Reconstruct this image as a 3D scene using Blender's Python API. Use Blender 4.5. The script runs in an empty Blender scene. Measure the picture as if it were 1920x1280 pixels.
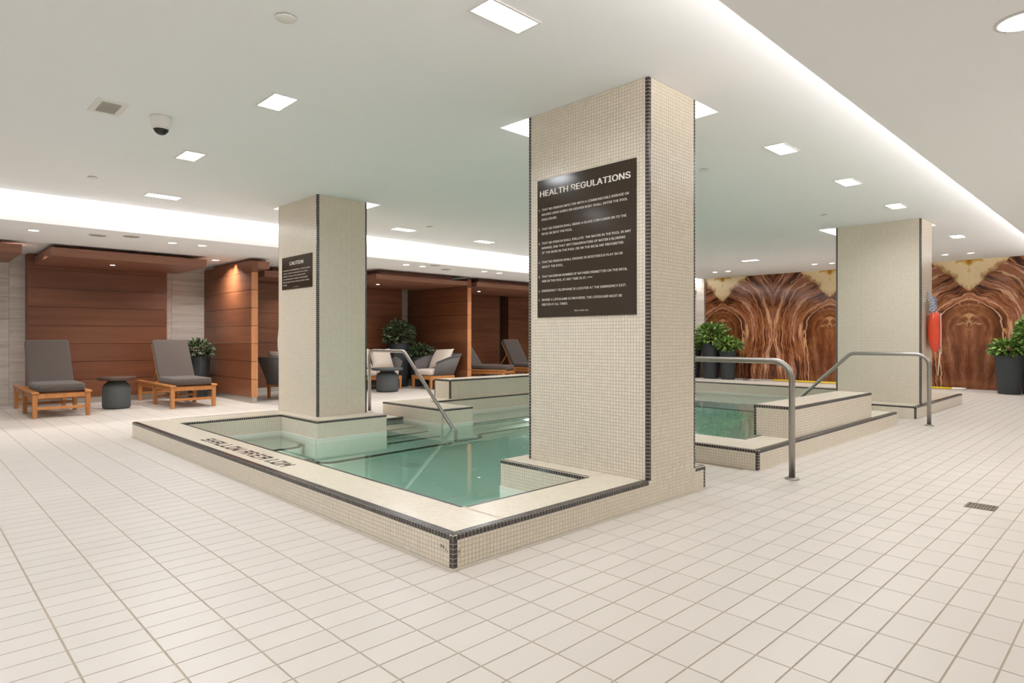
import bpy, bmesh, math, random
import numpy as np
from mathutils import Vector, Matrix
random.seed(7)
C = bpy.context.scene.collection
SC = bpy.context.scene
V3 = Vector
# ------------------------------------------------------------------ camera
YAW = math.radians(45.75)
sa, ca = math.sin(YAW), math.cos(YAW)
cam = bpy.data.cameras.new('camera'); camo = bpy.data.objects.new('camera', cam); C.objects.link(camo)
CAM = V3((0, 0, 1.128))
camo.matrix_world = Matrix(((sa, 0, -ca, 0), (-ca, 0, -sa, 0), (0, 1, 0, 1.128), (0, 0, 0, 1)))
cam.sensor_width = 36; cam.sensor_fit = 'HORIZONTAL'; cam.lens = 1184 / 1920 * 36
cam.shift_y = -(640 - 634.4) / 1920
cam.clip_start = .05; cam.clip_end = 100
SC.camera = camo
# ------------------------------------------------------------------ world, exposure
w = bpy.data.worlds.new('world'); SC.world = w; w.use_nodes = True
w.node_tree.nodes['Background'].inputs[0].default_value = (.9, .92, 1, 1)
w.node_tree.nodes['Background'].inputs[1].default_value = .3
SC.view_settings.view_transform = 'Standard'; SC.view_settings.look = 'None'
SC.view_settings.gamma = 1; SC.view_settings.use_curve_mapping = False
SC.view_settings.exposure = 0.84
SC.cycles.max_bounces = 10; SC.cycles.diffuse_bounces = 4; SC.cycles.transmission_bounces = 8
SC.cycles.sample_clamp_indirect = 4; SC.cycles.use_adaptive_sampling = True; SC.cycles.adaptive_threshold = .02
WARM = (1, .965, .94); NEUT = (.93, .955, 1); COOL = (.90, .93, 1)
P_DOWN = 9.5      # rectangular downlights (W)
P_ROUND = 6.5    # round downlights of the lounge ceiling
P_WASH = 8      # round wall washers by the marble
P_BULK = 5.5      # round lights of the lowered ceiling on the right
P_COVE = 3.3       # W per metre of the left light slot
P_COVE_R = 3.0   # W per metre above the right bulkhead
# ------------------------------------------------------------------ materials
def mat(name):
    m = bpy.data.materials.new(name); m.use_nodes = True
    nt = m.node_tree; b = nt.nodes['Principled BSDF']
    return m, nt, b
def N(nt, t, **k):
    n = nt.nodes.new(t)
    for a, v in k.items(): setattr(n, a, v)
    return n
def L(nt, a, b): nt.links.new(a, b)
def math_(nt, op, a, b=None, c=None):
    n = N(nt, 'ShaderNodeMath', operation=op)
    for i, x in enumerate((a, b, c)):
        if x is None: continue
        if isinstance(x, (int, float)): n.inputs[i].default_value = x
        else: L(nt, x, n.inputs[i])
    return n.outputs[0]
def mix(nt, f, a, b):
    n = N(nt, 'ShaderNodeMix', data_type='RGBA')
    for s, x in ((n.inputs[0], f), (n.inputs[6], a), (n.inputs[7], b)):
        if isinstance(x, (int, float)): s.default_value = x
        elif isinstance(x, tuple): s.default_value = (*x[:3], 1)
        else: L(nt, x, s)
    return n.outputs[2]
def ramp(nt, f, stops, interp='LINEAR'):
    n = N(nt, 'ShaderNodeValToRGB'); r = n.color_ramp; r.interpolation = interp
    while len(r.elements) < len(stops): r.elements.new(.5)
    for e, (p, c) in zip(r.elements, stops): e.position = p; e.color = (*c, 1)
    L(nt, f, n.inputs[0]); return n.outputs[0]
def noise(nt, vec, scale, detail=3, rough=.5, scl=None, dim='3D'):
    if scl:
        mp = N(nt, 'ShaderNodeMapping'); L(nt, vec, mp.inputs[0]); mp.inputs[3].default_value = scl; vec = mp.outputs[0]
    n = N(nt, 'ShaderNodeTexNoise'); n.inputs['Scale'].default_value = scale
    n.inputs['Detail'].default_value = detail; n.inputs['Roughness'].default_value = rough
    L(nt, vec, n.inputs['Vector']); return n.outputs['Fac']
def objco(nt): return N(nt, 'ShaderNodeTexCoord').outputs['Object']
def bump(nt, b, h, strength=.2, dist=.01):
    n = N(nt, 'ShaderNodeBump'); n.inputs['Strength'].default_value = strength; n.inputs['Distance'].default_value = dist
    L(nt, h, n.inputs['Height']); L(nt, n.outputs[0], b.inputs['Normal'])
def simple(name, col, rough=.5, metal=0, var=.06, nscale=6, spec=.5, bmp=0):
    m, nt, b = mat(name)
    f = noise(nt, objco(nt), nscale, 4)
    c = mix(nt, f, tuple(x * (1 - var) for x in col), tuple(min(1, x * (1 + var)) for x in col))
    L(nt, c, b.inputs['Base Color']); b.inputs['Roughness'].default_value = rough; b.inputs['Metallic'].default_value = metal
    b.inputs['Specular IOR Level'].default_value = spec
    if bmp: bump(nt, b, noise(nt, objco(nt), nscale * 40, 2), bmp, .002)
    return m
def emit(name, col, s):
    m, nt, b = mat(name); b.inputs['Base Color'].default_value = (*col, 1)
    b.inputs['Emission Color'].default_value = (*col, 1); b.inputs['Emission Strength'].default_value = s
    f = noise(nt, objco(nt), 3, 1); L(nt, math_(nt, 'MULTIPLY_ADD', f, s * .06, s * .97), b.inputs['Emission Strength'])
    return m
def tile_mat(name, col, var, rough, attr=True, grime=(.0, .0, .0)):
    """glazed tile: each tile carries its own random value, plus faint cloudiness"""
    m, nt, b = mat(name)
    a = N(nt, 'ShaderNodeAttribute', attribute_name='rnd').outputs['Fac']
    o = N(nt, 'ShaderNodeObjectInfo').outputs['Random']
    r = math_(nt, 'FRACT', math_(nt, 'ADD', a, o))
    n1 = noise(nt, N(nt, 'ShaderNodeNewGeometry').outputs['Position'], 1.3, 4, .6)
    f = math_(nt, 'ADD', math_(nt, 'MULTIPLY', r, .6), math_(nt, 'MULTIPLY', n1, .4))
    c = mix(nt, f, tuple(x * (1 - var) for x in col), tuple(min(1, x * (1 + var)) for x in col))
    L(nt, c, b.inputs['Base Color']); b.inputs['Roughness'].default_value = rough
    return m
M = {}
M['ceiling'] = simple('ceiling_paint', (.88, .885, .89), .9, var=.015, nscale=1.2, spec=.2)
M['wallpaint'] = simple('wall_paint', (.84, .82, .79), .9, var=.02, nscale=2)
M['grout'] = simple('floor_grout', (.40, .335, .25), .95, var=.25, nscale=4)
M['floor_tile'] = tile_mat('floor_tile', (.58, .532, .475), .035, .38)
M['mosaic'] = tile_mat('cream_mosaic_tile', (.77, .695, .57), .05, .22)
M['mosaic_grout'] = simple('mosaic_grout', (.56, .485, .385), .95, var=.12, nscale=9)
M['dark_tile'] = tile_mat('dark_mosaic_tile', (.052, .044, .042), .35, .22)
M['white_grout'] = simple('white_grout', (.72, .67, .57), .95, var=.08, nscale=9)
M['cove_base'] = simple('cove_base', (.66, .60, .50), .4, var=.05)
def pool_material():
    m, nt, b = mat('submerged_mosaic')
    g = N(nt, 'ShaderNodeNewGeometry'); sp = N(nt, 'ShaderNodeSeparateXYZ'); L(nt, g.outputs['Position'], sp.inputs[0])
    sn = N(nt, 'ShaderNodeSeparateXYZ'); L(nt, g.outputs['Normal'], sn.inputs[0])
    tot = None
    for i in range(3):
        fr = math_(nt, 'FRACT', math_(nt, 'MULTIPLY', sp.outputs[i], 1 / .0244))
        d = math_(nt, 'ABSOLUTE', math_(nt, 'SUBTRACT', fr, .5))
        ln = math_(nt, 'GREATER_THAN', d, .455)
        ln = math_(nt, 'MULTIPLY', ln, math_(nt, 'SUBTRACT', 1, math_(nt, 'ABSOLUTE', sn.outputs[i])))
        tot = ln if tot is None else math_(nt, 'MAXIMUM', tot, ln)
    c = mix(nt, tot, (.80, .785, .70), (.60, .57, .49))
    L(nt, c, b.inputs['Base Color']); b.inputs['Roughness'].default_value = .3
    return m
M['pool'] = pool_material()
def wood_mat(name, c0, c1, c2, axis=0, rough=.35, gscale=1.0):
    m, nt, b = mat(name)
    co = objco(nt)
    o = N(nt, 'ShaderNodeObjectInfo').outputs['Random']
    mp = N(nt, 'ShaderNodeMapping'); L(nt, co, mp.inputs[0])
    s = [14, 14, 14]; s[axis] = .9
    mp.inputs[3].default_value = s
    cb = N(nt, 'ShaderNodeCombineXYZ'); L(nt, math_(nt, 'MULTIPLY', o, 37.), cb.inputs[0]); L(nt, math_(nt, 'MULTIPLY', o, 11.), cb.inputs[2])
    L(nt, cb.outputs[0], mp.inputs[1])
    f1 = noise(nt, mp.outputs[0], 1.0 * gscale, 5, .6)
    f2 = noise(nt, mp.outputs[0], 6.0 * gscale, 3, .7)
    f = math_(nt, 'ADD', math_(nt, 'MULTIPLY', f1, .75), math_(nt, 'MULTIPLY', f2, .25))
    f = math_(nt, 'ADD', f, math_(nt, 'MULTIPLY', math_(nt, 'SUBTRACT', o, .5), .22))
    c = ramp(nt, f, [(.28, c0), (.5, c1), (.72, c2)])
    L(nt, c, b.inputs['Base Color']); b.inputs['Roughness'].default_value = rough
    bump(nt, b, f2, .05, .002)
    return m
M['veneer_x'] = wood_mat('red_veneer_along_x', (.142, .045, .018), (.185, .063, .026), (.24, .090, .038), 0, .42)
M['veneer_y'] = wood_mat('red_veneer_along_y', (.142, .045, .018), (.185, .063, .026), (.24, .090, .038), 1, .42)
M['veneer_end'] = wood_mat('lit_veneer_end', (.42, .17, .065), (.50, .215, .09), (.58, .27, .12), 2, .4)  # red veneer lightened: light falling on the partition ends is put into colour
M['canopy'] = wood_mat('brown_canopy_veneer', (.20, .085, .05), (.28, .125, .08), (.34, .16, .10), 0, .45)
M['teak'] = wood_mat('orange_teak', (.34, .12, .03), (.48, .19, .055), (.58, .26, .085), 2, .4, 2)
M['table_wood'] = wood_mat('dark_table_wood', (.05, .03, .02), (.09, .05, .035), (.13, .075, .05), 0, .4, 2)
M['steel'] = simple('brushed_steel', (.37, .345, .315), .36, 1, .06, 30)
M['plinth'] = simple('steel_plinth', (.55, .52, .48), .35, 1, .05, 10)
M['charcoal'] = simple('charcoal_planter', (.030, .037, .040), .6, 0, .15, 20, bmp=.15)
M['table_stone'] = simple('grey_cast_stone', (.075, .082, .082), .75, 0, .12, 25, bmp=.2)
M['soil'] = simple('soil', (.03, .02, .012), 1, 0, .4, 30)
def fabric(name, col, rough=.95, sc=260, st=.35):
    m, nt, b = mat(name)
    co = objco(nt); wv = N(nt, 'ShaderNodeTexWave'); wv.inputs['Scale'].default_value = sc; L(nt, co, wv.inputs[0])
    n = noise(nt, co, 60, 3, .7)
    f = math_(nt, 'ADD', math_(nt, 'MULTIPLY', wv.outputs['Fac'], .3), math_(nt, 'MULTIPLY', n, .7))
    L(nt, mix(nt, f, tuple(x * .75 for x in col), tuple(x * 1.22 for x in col)), b.inputs['Base Color'])
    b.inputs['Roughness'].default_value = rough; b.inputs['Sheen Weight'].default_value = .15
    bump(nt, b, f, st, .003)
    return m
M['grey_fabric'] = fabric('taupe_grey_fabric', (.092, .072, .062))
M['cream_fabric'] = fabric('cream_fabric', (.66, .57, .49))
def rope_mat():
    m, nt, b = mat('grey_woven_rope')
    co = objco(nt); sp = N(nt, 'ShaderNodeSeparateXYZ'); L(nt, co, sp.inputs[0])
    a = math_(nt, 'ADD', sp.outputs[0], sp.outputs[1])
    s = math_(nt, 'SINE', math_(nt, 'MULTIPLY', a, 420.))
    f = math_(nt, 'MULTIPLY_ADD', s, .5, .5)
    L(nt, mix(nt, f, (.05, .046, .045), (.22, .195, .185)), b.inputs['Base Color'])
    b.inputs['Roughness'].default_value = .8; bump(nt, b, f, .6, .006)
    return m
M['rope'] = rope_mat()
def leaf_mat(name, c0, c1):
    m, nt, b = mat(name)
    a = N(nt, 'ShaderNodeAttribute', attribute_name='rnd').outputs['Fac']
    L(nt, mix(nt, a, c0, c1), b.inputs['Base Color']); b.inputs['Roughness'].default_value = .5
    b.inputs['Subsurface Weight'].default_value = 0
    return m
M['leaf_dark'] = leaf_mat('dark_leaves', (.022, .045, .016), (.17, .22, .10))
M['leaf_green'] = leaf_mat('bright_leaves', (.035, .10, .014), (.26, .40, .08))
M['stone'] = None
def stone_mat():
    m, nt, b = mat('veined_limestone')
    co = objco(nt); o = N(nt, 'ShaderNodeObjectInfo').outputs['Random']
    cb = N(nt, 'ShaderNodeCombineXYZ'); L(nt, math_(nt, 'MULTIPLY', o, 19.), cb.inputs[2])
    mp = N(nt, 'ShaderNodeMapping'); L(nt, co, mp.inputs[0]); mp.inputs[3].default_value = (.7, .7, 9); L(nt, cb.outputs[0], mp.inputs[1])
    f = noise(nt, mp.outputs[0], 1.6, 6, .65)
    f = math_(nt, 'ADD', f, math_(nt, 'MULTIPLY', math_(nt, 'SUBTRACT', o, .5), .1))
    L(nt, ramp(nt, f, [(.3, (.47, .405, .35)), (.5, (.62, .555, .49)), (.7, (.72, .66, .60))]), b.inputs['Base Color'])
    b.inputs['Roughness'].default_value = .3
    return m
M['stone'] = stone_mat()
def marble_mat():
    """book-matched onyx: the slab figure mirrors about every joint"""
    m, nt, b = mat('bookmatched_onyx')
    sp = N(nt, 'ShaderNodeSeparateXYZ'); L(nt, objco(nt), sp.inputs[0])
    mm = math_(nt, 'PINGPONG', math_(nt, 'ADD', sp.outputs[1], -5.9 + 29.3), 1.465)
    z = sp.outputs[2]
    p = N(nt, 'ShaderNodeCombineXYZ'); L(nt, mm, p.inputs[0]); L(nt, z, p.inputs[1])
    def wn(sc, amp, off, det=3, rg=.5, scl=(1, 1, 1)):
        q = N(nt, 'ShaderNodeVectorMath', operation='ADD'); L(nt, p.outputs[0], q.inputs[0]); q.inputs[1].default_value = (off, off * .7, off * 1.3)
        f = noise(nt, q.outputs[0], sc, det, rg, scl)
        return math_(nt, 'MULTIPLY', math_(nt, 'SUBTRACT', f, .5), amp)
    mw = math_(nt, 'ADD', mm, math_(nt, 'ADD', wn(1.1, .34, 3., 2), wn(6, .05, 9., 3, .6)))
    zw = math_(nt, 'ADD', z, math_(nt, 'ADD', wn(1.2, .5, 17., 2), wn(6, .08, 5., 3, .6)))
    dz = math_(nt, 'MULTIPLY', math_(nt, 'MAXIMUM', math_(nt, 'SUBTRACT', zw, 1.28), 0), .80)
    # the arch narrows a little towards the floor
    low = math_(nt, 'MULTIPLY', math_(nt, 'MAXIMUM', math_(nt, 'SUBTRACT', .9, zw), 0), .12)
    f = math_(nt, 'SQRT', math_(nt, 'ADD', math_(nt, 'POWER', math_(nt, 'ABSOLUTE', mw), 2), math_(nt, 'POWER', dz, 2)))
    f = math_(nt, 'ADD', f, low)
    # bands: stretch f by a 1-D noise so widths vary
    c1 = N(nt, 'ShaderNodeCombineXYZ'); L(nt, f, c1.inputs[0]); L(nt, math_(nt, 'MULTIPLY', p.inputs[1].links[0].from_socket, .10), c1.inputs[1]); L(nt, math_(nt, 'MULTIPLY', mm, .12), c1.inputs[2])
    n1 = noise(nt, c1.outputs[0], 8.5, 4, .62)
    n2 = noise(nt, c1.outputs[0], 38, 3, .6)
    g = math_(nt, 'ADD', math_(nt, 'MULTIPLY', n1, .72), math_(nt, 'MULTIPLY', n2, .28))
    g = math_(nt, 'MULTIPLY_ADD', math_(nt, 'SUBTRACT', g, .5), 1.7, .485)
    body = ramp(nt, g, [(.30, (.035, .010, .006)), (.40, (.10, .030, .013)), (.47, (.21, .070, .026)), (.52, (.33, .125, .042)),
                        (.56, (.24, .088, .055)), (.61, (.34, .145, .095)), (.68, (.58, .34, .19))])
    # inside of the arch: quieter dark brown
    ins = N(nt, 'ShaderNodeMapRange'); ins.inputs[1].default_value = .52; ins.inputs[2].default_value = .62; L(nt, f, ins.inputs[0])
    inner = ramp(nt, math_(nt, 'ADD', math_(nt, 'MULTIPLY', wn(3.2, 1, 41., 5, .6), 1), .5), [(.35, (.10, .028, .010)), (.55, (.17, .055, .018)), (.66, (.24, .09, .03)), (.76, (.50, .27, .12))])
    inner = mix(nt, .32, inner, body)
    col = mix(nt, ins.outputs[0], inner, body)
    # thin pale veins at a few contour values
    for k, (f0, wd, cc) in enumerate(((.60, .006, (.72, .47, .29)), (.70, .004, (.66, .38, .18)), (.98, .005, (.50, .25, .15)), (1.22, .005, (.60, .36, .2)), (1.40, .004, (.60, .36, .2)))):
        d = math_(nt, 'ABSOLUTE', math_(nt, 'SUBTRACT', math_(nt, 'ADD', f, wn(7, .05, 2. + k, 2)), f0))
        r = N(nt, 'ShaderNodeMapRange'); r.inputs[1].default_value = wd; r.inputs[2].default_value = wd * 2.2
        r.inputs[3].default_value = .7; r.inputs[4].default_value = 0; L(nt, d, r.inputs[0])
        col = mix(nt, r.outputs[0], col, cc)
    # golden streaks low beside the arch
    gs = math_(nt, 'MULTIPLY', math_(nt, 'GREATER_THAN', math_(nt, 'ADD', wn(9, 1, 77., 4, .7, (1, .25, 1)), 0), .085),
               math_(nt, 'LESS_THAN', math_(nt, 'ABSOLUTE', math_(nt, 'SUBTRACT', f, .72)), .12))
    gs = math_(nt, 'MULTIPLY', gs, math_(nt, 'LESS_THAN', zw, 1.35))
    col = mix(nt, math_(nt, 'MULTIPLY', gs, .8), col, (.66, .36, .13))
    # cream crown at the top over each mirror axis
    cr = math_(nt, 'SUBTRACT', math_(nt, 'SUBTRACT', math_(nt, 'ADD', z, wn(4, .35, 23., 4, .6)), 2.17), math_(nt, 'MULTIPLY', math_(nt, 'ADD', mm, wn(5, .25, 8., 4, .6)), .95))
    r = N(nt, 'ShaderNodeMapRange'); r.inputs[1].default_value = -.01; r.inputs[2].default_value = .03; L(nt, cr, r.inputs[0])
    crown = ramp(nt, math_(nt, 'ADD', math_(nt, 'MULTIPLY', cr, .9), wn(6, .5, 61., 4, .6)), [(.0, (.42, .23, .09)), (.12, (.80, .62, .36)), (.38, (.86, .70, .42)), (.5, (.62, .34, .05)), (.62, (.35, .16, .02))])
    col = mix(nt, r.outputs[0], col, crown)
    # flecks of gold under the crown
    fl = math_(nt, 'GREATER_THAN', math_(nt, 'ADD', wn(8, 1, 91., 4, .7), math_(nt, 'MULTIPLY', mm, -.35)), .045)
    fl = math_(nt, 'MULTIPLY', fl, math_(nt, 'MULTIPLY', math_(nt, 'LESS_THAN', mm, .42), math_(nt, 'LESS_THAN', math_(nt, 'ABSOLUTE', math_(nt, 'SUBTRACT', z, 1.72)), .32)))
    col = mix(nt, math_(nt, 'MULTIPLY', fl, .7), col, (.52, .29, .13))
    L(nt, col, b.inputs['Base Color']); b.inputs['Roughness'].default_value = .10; b.inputs['Specular IOR Level'].default_value = .35
    return m
M['marble'] = marble_mat()
M['sign'] = simple('brown_sign_plastic', (.040, .027, .017), .14, 0, .05, 3, spec=.35)
M['sign_text'] = simple('sign_lettering', (.80, .74, .66), .5, 0, .02, 5)
M['white_plastic'] = simple('white_plastic', (.80, .78, .74), .4, 0, .02, 5)
M['black_gloss'] = simple('smoked_dome', (.012, .012, .014), .06, 0, .1, 5)
M['vent_dark'] = simple('vent_shadow', (.09, .08, .07), .8, 0, .1, 5)
M['vent_slat'] = simple('vent_slat', (.42, .39, .34), .5, 0, .05, 5)
M['drain'] = simple('bronze_drain', (.21, .17, .12), .45, .6, .2, 40)
M['red'] = simple('red_vinyl', (.72, .075, .03), .25, 0, .12, 12)
M['white_strap'] = simple('white_strap', (.82, .78, .72), .6, 0, .04, 12)
M['yellow'] = simple('yellow_pole', (.80, .58, .03), .4, 0, .05, 12)
M['lamp'] = emit('lamp_diffuser', NEUT, 4.5)
M['lamp_round'] = emit('round_lamp_diffuser', WARM, 5)
M['lamp_cool'] = emit('cool_pocket_light', COOL, 1.0)
M['cove'] = emit('cove_tube', WARM, 6)
M['speaker'] = simple('ceiling_speaker_grille', (.42, .39, .35), .8, 0, .04, 20)
def ropecoil():
    m, nt, b = mat('blue_white_rope')
    co = objco(nt); n = N(nt, 'ShaderNodeTexChecker'); n.inputs['Scale'].default_value = 60; L(nt, co, n.inputs[0])
    L(nt, mix(nt, n.outputs['Fac'], (.05, .10, .25), (.72, .70, .72)), b.inputs['Base Color']); b.inputs['Roughness'].default_value = .8
    return m
M['coil'] = ropecoil()
def water_mat():
    m, nt, b = mat('pool_water'); nt.nodes.remove(b)
    out = nt.nodes['Material Output']
    g = N(nt, 'ShaderNodeBsdfGlass'); g.inputs['IOR'].default_value = 1.33; g.inputs['Roughness'].default_value = 0
    g.inputs['Color'].default_value = (1, 1, 1, 1)
    bp = N(nt, 'ShaderNodeBump'); bp.inputs['Strength'].default_value = .12; bp.inputs['Distance'].default_value = .01
    L(nt, noise(nt, objco(nt), 2.2, 2), bp.inputs['Height']); L(nt, bp.outputs[0], g.inputs['Normal'])
    L(nt, g.outputs[0], out.inputs['Surface'])
    v = N(nt, 'ShaderNodeVolumeAbsorption'); v.inputs['Color'].default_value = (.50, .80, .73, 1); v.inputs['Density'].default_value = .54
    L(nt, v.outputs[0], out.inputs['Volume'])
    return m
M['water'] = water_mat()
# ------------------------------------------------------------------ object helpers
def tag(o, label=None, cat=None, group=None, kind=None):
    if label: o['label'] = label
    if cat: o['category'] = cat
    if group: o['group'] = group
    if kind: o['kind'] = kind
    return o
def thing(name, label, cat, loc=(0, 0, 0), group=None, rz=0):
    o = bpy.data.objects.new(name, None); o.empty_display_size = .1; C.objects.link(o)
    o.location = loc; o.rotation_euler = (0, 0, rz); tag(o, label, cat, group); return o
def setup(o, parent, world):
    C.objects.link(o)
    if parent:
        o.parent = parent
        if world: o.matrix_parent_inverse = root_matrix(parent).inverted()
def root_matrix(o):
    m = Matrix.Translation(o.location) @ o.rotation_euler.to_matrix().to_4x4()
    return (root_matrix(o.parent) @ o.matrix_parent_inverse @ m) if o.parent else m
class MB:
    def __init__(s): s.v = []; s.f = []; s.smooth = []
    def add(s, vs, fs, smooth=False):
        k = len(s.v); s.v += [tuple(x) for x in vs]; s.f += [tuple(i + k for i in f) for f in fs]; s.smooth += [smooth] * len(fs); return s
    def box(s, x0, x1, y0, y1, z0, z1):
        vs = [(x, y, z) for z in (z0, z1) for x, y in ((x0, y0), (x1, y0), (x1, y1), (x0, y1))]
        return s.add(vs, [(3, 2, 1, 0), (4, 5, 6, 7), (0, 1, 5, 4), (1, 2, 6, 5), (2, 3, 7, 6), (3, 0, 4, 7)])
    def taper(s, x, y, z0, z1, w0, w1, d0=None, d1=None):
        d0 = d0 or w0; d1 = d1 or w1
        vs = [(x + a * w / 2, y + b * d / 2, z) for z, w, d in ((z0, w0, d0), (z1, w1, d1)) for a, b in ((-1, -1), (1, -1), (1, 1), (-1, 1))]
        return s.add(vs, [(3, 2, 1, 0), (4, 5, 6, 7), (0, 1, 5, 4), (1, 2, 6, 5), (2, 3, 7, 6), (3, 0, 4, 7)])
    def bar(s, a, b, w, h, up=(0, 0, 1)):
        a, b = V3(a), V3(b); d = (b - a).normalized(); x = d.cross(V3(up)).normalized(); y = x.cross(d)
        vs = [p + x * i * w / 2 + y * j * h / 2 for p in (a, b) for i, j in ((-1, -1), (1, -1), (1, 1), (-1, 1))]
        return s.add(vs, [(3, 2, 1, 0), (4, 5, 6, 7), (0, 1, 5, 4), (1, 2, 6, 5), (2, 3, 7, 6), (3, 0, 4, 7)])
    def lathe(s, prof, c=(0, 0, 0), n=32, cap=True):
        vs = []; m = len(prof)
        for i in range(n):
            a = 2 * math.pi * i / n
            vs += [(c[0] + r * math.cos(a), c[1] + r * math.sin(a), c[2] + z) for r, z in prof]
        fs = [(i * m + j, ((i + 1) % n) * m + j, ((i + 1) % n) * m + j + 1, i * m + j + 1) for i in range(n) for j in range(m - 1)]
        s.add(vs, fs, True)
        if cap:
            k = len(s.v) - len(vs)
            s.f.append(tuple(k + i * m for i in reversed(range(n)))); s.f.append(tuple(k + i * m + m - 1 for i in range(n))); s.smooth += [False, False]
        return s
    def tube(s, pts, r, n=12, closed=False):
        pts = [V3(p) for p in pts]; up = None; rings = []
        for i, p in enumerate(pts):
            d = (pts[min(i + 1, len(pts) - 1)] - pts[max(i - 1, 0)]).normalized()
            if up is None: up = d.orthogonal().normalized()
            up = (up - d * up.dot(d)).normalized(); x = d.cross(up)
            rr = r[i] if isinstance(r, (list, tuple)) else r
            rings.append([p + (up * math.cos(2 * math.pi * k / n) + x * math.sin(2 * math.pi * k / n)) * rr for k in range(n)])
        vs = [q for R in rings for q in R]
        fs = [(i * n + k, i * n + (k + 1) % n, (i + 1) * n + (k + 1) % n, (i + 1) * n + k) for i in range(len(pts) - 1) for k in range(n)]
        s.add(vs, fs, True); k0 = len(s.v) - len(vs)
        s.f.append(tuple(k0 + k for k in reversed(range(n)))); s.f.append(tuple(k0 + (len(pts) - 1) * n + k for k in range(n))); s.smooth += [False, False]
        return s
    def super(s, c, r, e=(.35, .35), M_=None, n=20, m=12):
        """superellipsoid: a soft cushion"""
        def p(x, q): return math.copysign(abs(x) ** q, x)
        vs = []
        for j in range(m + 1):
            a = -math.pi / 2 + math.pi * j / m
            for i in range(n):
                b = 2 * math.pi * i / n
                q = V3((r[0] * p(math.cos(a), e[0]) * p(math.cos(b), e[1]), r[1] * p(math.cos(a), e[0]) * p(math.sin(b), e[1]), r[2] * p(math.sin(a), e[0])))
                if M_: q = M_ @ q
                vs.append(q + V3(c))
        fs = [(j * n + i, j * n + (i + 1) % n, (j + 1) * n + (i + 1) % n, (j + 1) * n + i) for j in range(m) for i in range(n)]
        return s.add(vs, fs, True)
    def pillow(s, c, sx, sy, h, M_=None, n=12):
        vs = []; fs = []
        for sd in (1, -1):
            k = len(vs)
            for i in range(n + 1):
                for j in range(n + 1):
                    x, y = 2 * i / n - 1, 2 * j / n - 1
                    z = sd * h / 2 * max(0, (1 - abs(x) ** 3)) ** .6 * max(0, (1 - abs(y) ** 3)) ** .6
                    pin = 1 - .07 * (1 - x * x * y * y)
                    q = V3((x * sx / 2 * (pin if abs(x) > .9 else 1), y * sy / 2 * (pin if abs(y) > .9 else 1), z))
                    if M_: q = M_ @ q
                    vs.append(q + V3(c))
            for i in range(n):
                for j in range(n):
                    a = k + i * (n + 1) + j; f = (a, a + n + 1, a + n + 2, a + 1)
                    fs.append(f if sd > 0 else f[::-1])
        return s.add(vs, fs, True)
    def mesh(s, name, m):
        me = bpy.data.meshes.new(name); me.from_pydata(s.v, [], s.f)
        me.polygons.foreach_set('use_smooth', s.smooth); me.materials.append(M[m] if isinstance(m, str) else m); me.update(); return me
    def obj(s, name, m, parent=None, world=False, bevel=0, label=None, kind=None):
        o = bpy.data.objects.new(name, s.mesh(name, m)); setup(o, parent, world)
        if bevel:
            b = o.modifiers.new('bevel', 'BEVEL'); b.width = bevel; b.segments = 2; b.limit_method = 'ANGLE'
        return tag(o, label, kind=kind)
def np_mesh(name, verts, quads, m, rnd=None):
    me = bpy.data.meshes.new(name); nv, nf = len(verts), len(quads)
    me.vertices.add(nv); me.vertices.foreach_set('co', np.asarray(verts, np.float32).ravel())
    me.loops.add(nf * 4); me.loops.foreach_set('vertex_index', np.asarray(quads, np.int32).ravel())
    me.polygons.add(nf); me.polygons.foreach_set('loop_start', np.arange(0, nf * 4, 4, dtype=np.int32))
    me.update(calc_edges=True); me.polygons.foreach_set('use_smooth', [False] * nf)
    if rnd is not None:
        a = me.attributes.new('rnd', 'FLOAT', 'FACE'); a.data.foreach_set('value', np.asarray(rnd, np.float32))
    me.materials.append(M[m]); me.validate(); return me
def grid_solid(xs, ys, pred, z0, z1, e=0):
    """one solid over all cells whose centre satisfies pred; only outer faces are made"""
    xs, ys = sorted(set(xs)), sorted(set(ys)); mb = MB()
    S = [[pred((xs[i] + xs[i + 1]) / 2, (ys[j] + ys[j + 1]) / 2) for j in range(len(ys) - 1)] for i in range(len(xs) - 1)]
    g = lambda i, j: 0 <= i < len(S) and 0 <= j < len(S[0]) and S[i][j]
    for i in range(len(S)):
        for j in range(len(S[0])):
            if not S[i][j]: continue
            a, b, c, d = xs[i], xs[i + 1], ys[j], ys[j + 1]
            mb.add([(a, c, z1), (b, c, z1), (b, d, z1), (a, d, z1)], [(0, 1, 2, 3)]); mb.add([(a, c, z0), (b, c, z0), (b, d, z0), (a, d, z0)], [(3, 2, 1, 0)])
            if not g(i - 1, j): mb.add([(a + e, c, z0), (a + e, d, z0), (a + e, d, z1), (a + e, c, z1)], [(3, 2, 1, 0)])
            if not g(i + 1, j): mb.add([(b - e, c, z0), (b - e, d, z0), (b - e, d, z1), (b - e, c, z1)], [(0, 1, 2, 3)])
            if not g(i, j - 1): mb.add([(a, c + e, z0), (b, c + e, z0), (b, c + e, z1), (a, c + e, z1)], [(0, 1, 2, 3)])
            if not g(i, j + 1): mb.add([(a, d - e, z0), (b, d - e, z0), (b, d - e, z1), (a, d - e, z1)], [(3, 2, 1, 0)])
    return mb
PT = .02445          # mosaic module
rng = np.random.default_rng(5)
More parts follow.
